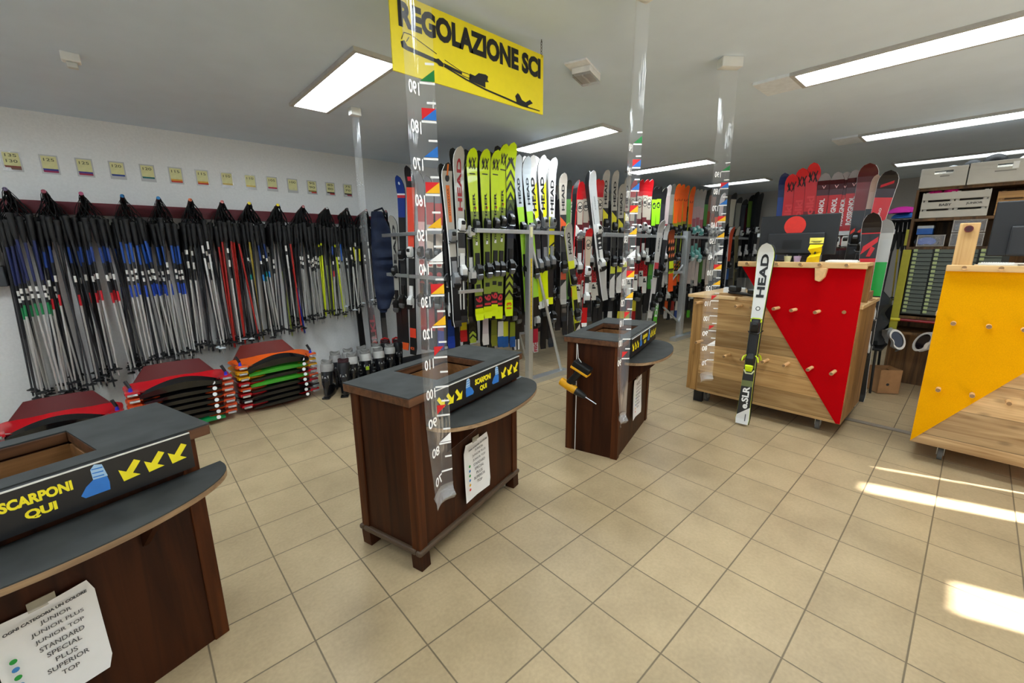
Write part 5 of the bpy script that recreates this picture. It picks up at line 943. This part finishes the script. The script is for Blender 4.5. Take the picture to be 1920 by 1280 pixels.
c2_ = crate(4.34, -.99, 1.968, .44, .175, .36, 'white wooden crate with white tag on top of shelf, right one'); MB().box(-.003, 0, -.28, -.245, .10, .155).build('white_tag', WHITE, c2_); MB().box(-.001, 0, -.27, -.15, .085, .093).build('small_print', mat('8a867c', .6), c2_)
c3_ = crate(4.39, -.72, 1.70, .43, .225, .34, 'white slatted crate with printed words on the middle shelf', slats=True)
g = MB(); g.text('BABY', (-.0012, -.12, .10), (0, -.08, 0), (0, 0, .022), 0); g.text('JUNIOR', (-.0012, -.29, .10), (0, -.10, 0), (0, 0, .022), 0); g.build('printed_words', mat('4a4842', .6), c3_)
crate(4.42, -1.19, 1.70, .34, .20, .30, 'natural pine crate right of the slatted white crate', slats=True)
for o in bpy.data.objects:
    if o.parent and o.parent.get('label', '').startswith('natural pine crate'): o.data.materials[0] = wood('crate_pine', '94683a', 'bf9358', 'Y', knots=False)
def helmet(x, y, z, a, col, label, nm='helmet'):
    r = empty(nm, (x, y, z), 0, label, nm.replace('_', ' ')); m = MB(); m.loft([ell(0, 0, a * math.cos(t), a * .85 * math.cos(t), a * .8 * math.sin(t), 18) for t in [i * math.pi / 2 / 7 for i in range(7)]] + [ell(0, 0, .004, .004, a * .8, 18)]); m.build('shell', mat(col, .6, spec=.2), r, smooth=True)
    MB().loft([ell(0, 0, a * 1.02, a * .88, -.004, 18), ell(0, 0, a * 1.03, a * .89, .012, 18)]).build('rim_band', mat('2a2a2c', .6), r); return r
helmet(4.44, -1.13, 2.135, .095, '141516', 'large round black helmet heaped in the right top crate'); helmet(4.42, -1.0, 2.12, .075, '26282a', 'dark grey helmet heaped between the two top crates'); helmet(4.44, -.88, 2.105, .06, '8a8c8e', 'grey helmet in the left top crate'); helmet(4.46, -1.32, 2.12, .08, 'd4d4d2', 'pale helmet at right of the right top crate')
for k, (y, a, lb) in enumerate(((-.775, .035, 'small magenta wool ball in the slatted crate, left'), (-.81, .038, 'magenta wool ball in the slatted crate, middle'), (-.90, .055, 'largest magenta wool ball in the slatted crate, right'))):
    r = empty('wool_hat', (4.46, y, 1.915), 0, lb, 'hat', 'magenta hats in the slatted crate'); MB().loft([ell(0, 0, max(.003, a * math.cos(t)), max(.003, a * math.cos(t)), a * math.sin(t), 16) for t in [-math.pi / 2 + i * math.pi / 8 for i in range(9)]]).build('knit', mat('e0127c', .9, noise=.15, scale=90, bump=.3), r, smooth=True)
def goggles(x, y, z, ry, label, col, lens, hang=True):
    r = empty('ski_goggles', (x, y, z), 0, label, 'goggles', 'ski goggles')
    f = MB(); n = 22; fr_ = []
    for s in (1., .80):
        fr_.append([Vector((-.02 * math.cos(math.pi * (k / n)) if 0 else -.012, .085 * s * math.cos(2 * math.pi * k / n), (.048 if math.sin(2 * math.pi * k / n) > 0 else .042 * (1 - .45 * math.exp(-(math.cos(2 * math.pi * k / n) / .28) ** 2))) * s * math.sin(2 * math.pi * k / n))) for k in range(n)])
    back = [p + Vector((.035, 0, 0)) for p in fr_[0]]; inner = [p + Vector((.03, 0, 0)) for p in fr_[1]]
    f.loft([inner, fr_[1], fr_[0], back], 0, False); fo = f.build('frame', mat(col, .4), r, smooth=True)
    MB().flat([p + Vector((.008, 0, 0)) for p in fr_[1]]).build('lens', mat(lens, .08, .3, coat=.5), r)
    s = MB(); s.loft([[Vector((.02 + .12 * math.sin(math.pi * t), .085 * math.cos(math.pi * t) * 1.0, w_)) for w_ in (-.02, .02)] for t in [i / 12 for i in range(13)]], 0, False, False); s.build('strap', mat('d8d8d4' if hang else '2a2a30', .8), r, smooth=True)
    r.rotation_euler = (math.radians(ry), 0, .6 if hang and ry > 0 else -.5 if hang else 0)
    r.scale = (1.3, 1.3, 1.3) if hang else (1, 1, 1)
    if hang: MB().box(.04, .044, -.11, -.098, -.02, .02).build('buckle', BLACK, r)
    return r
goggles(4.30, -.735, .545, 62, 'white-strapped ski goggles hanging by lettered strap, left pair', 'e4e4e2', '1a1624'); goggles(4.30, -.93, .55, -60, 'white and grey ski goggles hanging right by the yellow desk', 'd8d6d2', '241a20')
for y, z0, lb in ((-.745, .60, 'a'), (-.905, .60, 'b')): pass
goggles(4.45, -.80, 1.485, 0, 'blue-lensed ski goggles in the clear box on the shelf', '202228', '1e5fc0', False)
def clear_box(x, y, z, W, Hh, D, label):
    r = empty('clear_box', (x, y, z), 0, label, 'display box', 'clear boxes on the shelf'); m = MB(); t = .003
    m.box(0, t, -W, 0, 0, Hh).box(0, D, -t, 0, 0, Hh).box(0, D, -W, -W + t, 0, Hh).box(0, D, -W, 0, Hh - t, Hh).build('walls', clear('clear_box_wall', .12, 'd8d4d0'), r)
    e = .004; q = MB()
    for zz in (e, Hh - e): q.tube([(0, 0, zz), (0, -W, zz)], e * .8, 6)
    for yy in (-e, -W + e): q.tube([(0, yy, 0), (0, yy, Hh)], e * .8, 6)
    q.build('edge_trim', mat('b8b2aa', .3), r); return r
clear_box(4.405, -.735, 1.44, .19, .105, .2, 'clear box holding blue goggles, left on the shelf'); clear_box(4.405, -.955, 1.44, .21, .115, .2, 'clear box behind the wooden board, lower'); clear_box(4.405, -.955, 1.562, .21, .11, .2, 'clear box behind the wooden board, upper')
goggles(4.47, -1.06, 1.49, 0, 'dark goggles in the lower clear box behind the wooden board', '3a2a24', '2a2018', False); goggles(4.47, -1.06, 1.61, 0, 'grey goggles in the upper clear box behind wooden board', '5a5a5c', '77787a', False)
r = empty('carton', (4.45, -.72, 1.552), 0, 'blue carton with white top on the goggle shelf', 'box'); MB().box(0, .16, -.11, 0, 0, .055).build('blue_body', mat('1f62b8', .5), r); MB().box(-.001, .161, -.111, .001, .055, .08).build('pale_lid', mat('b8c0c8', .5), r)
r = empty('broom_handle', (4.36, -.70, .735), 0, 'red pole with yellow end lying across under the tray cabinet', 'pole'); MB().tube([(0, -.03, 0), (0, -.6, .0)], .013, 10).build('red_shaft', mat('8a1420', .4), r); MB().tube([(0, .04, 0), (0, -.03, 0)], .015, 10).build('yellow_end', mat('d8cc28', .5), r)
r = empty('cardboard_box', (4.27, -.83, 0), math.radians(38), 'open brown cardboard box with hand holes on the floor under the shelf', 'box')
CB = mat('a0764c', .85, noise=.08, scale=20); m = MB(); W_2 = .15
m.box(0, .004, 0, .19, .012, .25).box(0, .19, 0, .004, .012, .25).box(.186, .19, 0, .19, .012, .25).box(0, .19, .186, .19, .012, .25).box(0, .19, 0, .19, .008, .012).build('carton_walls', CB, r)
fl = MB(); fl.loft([[Vector((.0, .004, .25)), Vector((.0, .186, .25))], [Vector((.03, .01, .215)), Vector((.03, .18, .215))]], 0, False, False).loft([[Vector((.004, 0, .25)), Vector((.186, 0, .25))], [Vector((.01, .03, .22)), Vector((.18, .03, .22))]], 0, False, False); fl.build('flaps', CB, r)
MB().tube([(-.001, .11, .10), (.001, .11, .10)], .014, 12).build('hand_hole', INK, r); MB().tube([(.10, -.001, .10), (.10, .001, .10)], .014, 12).build('hand_hole', INK, r)
# chair with dark jacket between the desks
def jacket_chair():
    r = empty('folding_chair', (4.28, -.47, 0), 0, 'black metal chair seen between red desk and shelf unit', 'chair')
    for x, y in ((-.15, .06), (-.15, -.16), (.2, .06), (.2, -.16)): MB().tube([(x, y, 0), (x * .9, y * .9, .44)], .011, 8).build('leg', BLACK, r)
    MB().box(-.18, .22, -.19, .09, .44, .465).build('seat', BLACK, r, bevel=.006); MB().box(.2, .225, -.19, .09, .6, .86).build('backrest', BLACK, r, bevel=.006)
    for y in (-.16, .06): MB().tube([(.2, y, .44), (.215, y, .8)], .011, 8).build('back_post', BLACK, r)
    j = empty('jacket', (4.27, -.53, .60), 0, 'dark padded jacket draped over the black chair', 'jacket'); m = MB()
    rng = random.Random(3); rings = []
    for i in range(14):
        z = -.12 + i * .045; a = .13 + .04 * math.sin(i * .9) - (.08 * max(0, i - 9) / 4); b = .12 + .025 * math.cos(i * 1.3) - (.06 * max(0, i - 9) / 4)
        rings.append([Vector((.05 + a * math.cos(2 * math.pi * k / 16) * (1 + .12 * math.sin(k * 2 + i)), b * math.sin(2 * math.pi * k / 16) * (1 + .12 * math.cos(k * 3 + i)) + .02, z)) for k in range(16)])
    m.loft(rings).build('padded_body', mat('1b2024', .7, noise=.25, scale=10), j, smooth=True)
    MB().tube([(-.05, .1, .36), (-.1, .14, .2), (-.09, .13, .0)], [.05, .045, .035], 10).build('sleeve', mat('171b1f', .7, noise=.2), j, smooth=True)
jacket_chair()
r = empty('carton', (3.12, -.60, 1.028), 0, 'open brown carton on the right end of the red desk table', 'box'); MB().box(-.1, .06, -.035, .03, 0, .07).build('carton_body', CB, r); MB().box(-.1, .06, -.055, -.035, .0, .004).build('flap', CB, r)
# rental poles and hats on the far right rack
rk2 = empty('pole_rail', (5.3, -.5, 1.72), 0, 'dark wall rail holding poles left of the shelf unit', 'rail'); MB().tube([(0, .12, 0), (0, -.75, 0)], .015, 8).build('bar', DARK, rk2); 
for y in (.10, -.7): MB().tube([(.03, y, -1.72), (.03, y, .01)], .012, 6).build('stand_post', DARK, rk2)
for i in range(22):
    kd = ('red shaft', 'dark shaft', 'gold shaft', 'dark shaft', 'silver shaft', 'grey shaft', 'orange top')[i % 7]
    o = bpy.data.objects.new('ski_pole', pole_mesh(kd, .82)); C.objects.link(o); o.location = (5.295 + .008 * (i % 3), .06 - i * .036, 1.60 - .02 * (i % 2)); o.rotation_euler = (RND.uniform(-.05, .05), RND.uniform(-.03, .03), 0)
    tag(o, 'ski pole with %s on the dim rail left of the shelf unit' % kd, 'ski pole', '%s poles on the dim rail' % kd); inst('grip', GRIP, o); inst('strap', strap_mesh(0., .12, 0), o); inst('basket', BASK, o, (0, 0, -.74))
for k, (y, z, c, lb) in enumerate(((-.52, 1.80, 'b81a8a', 'magenta cap piled on the dim pole rail'), (-.56, 1.745, '1a5aa0', 'blue cap below the magenta cap on the pole rail'))):
    r = empty('cap', (5.18, y, z), 0, lb, 'hat'); MB().loft([ell(0, 0, .09 * math.cos(t), .13 * math.cos(t), .07 * math.sin(t), 16) for t in [i * math.pi / 2 / 6 for i in range(6)]] + [ell(0, 0, .004, .004, .07, 16)]).build('crown', mat(c, .8), r, smooth=True); MB().box(-.13, -.05, -.07, .07, -.003, .006).build('peak', mat(c, .8), r, bevel=.002)
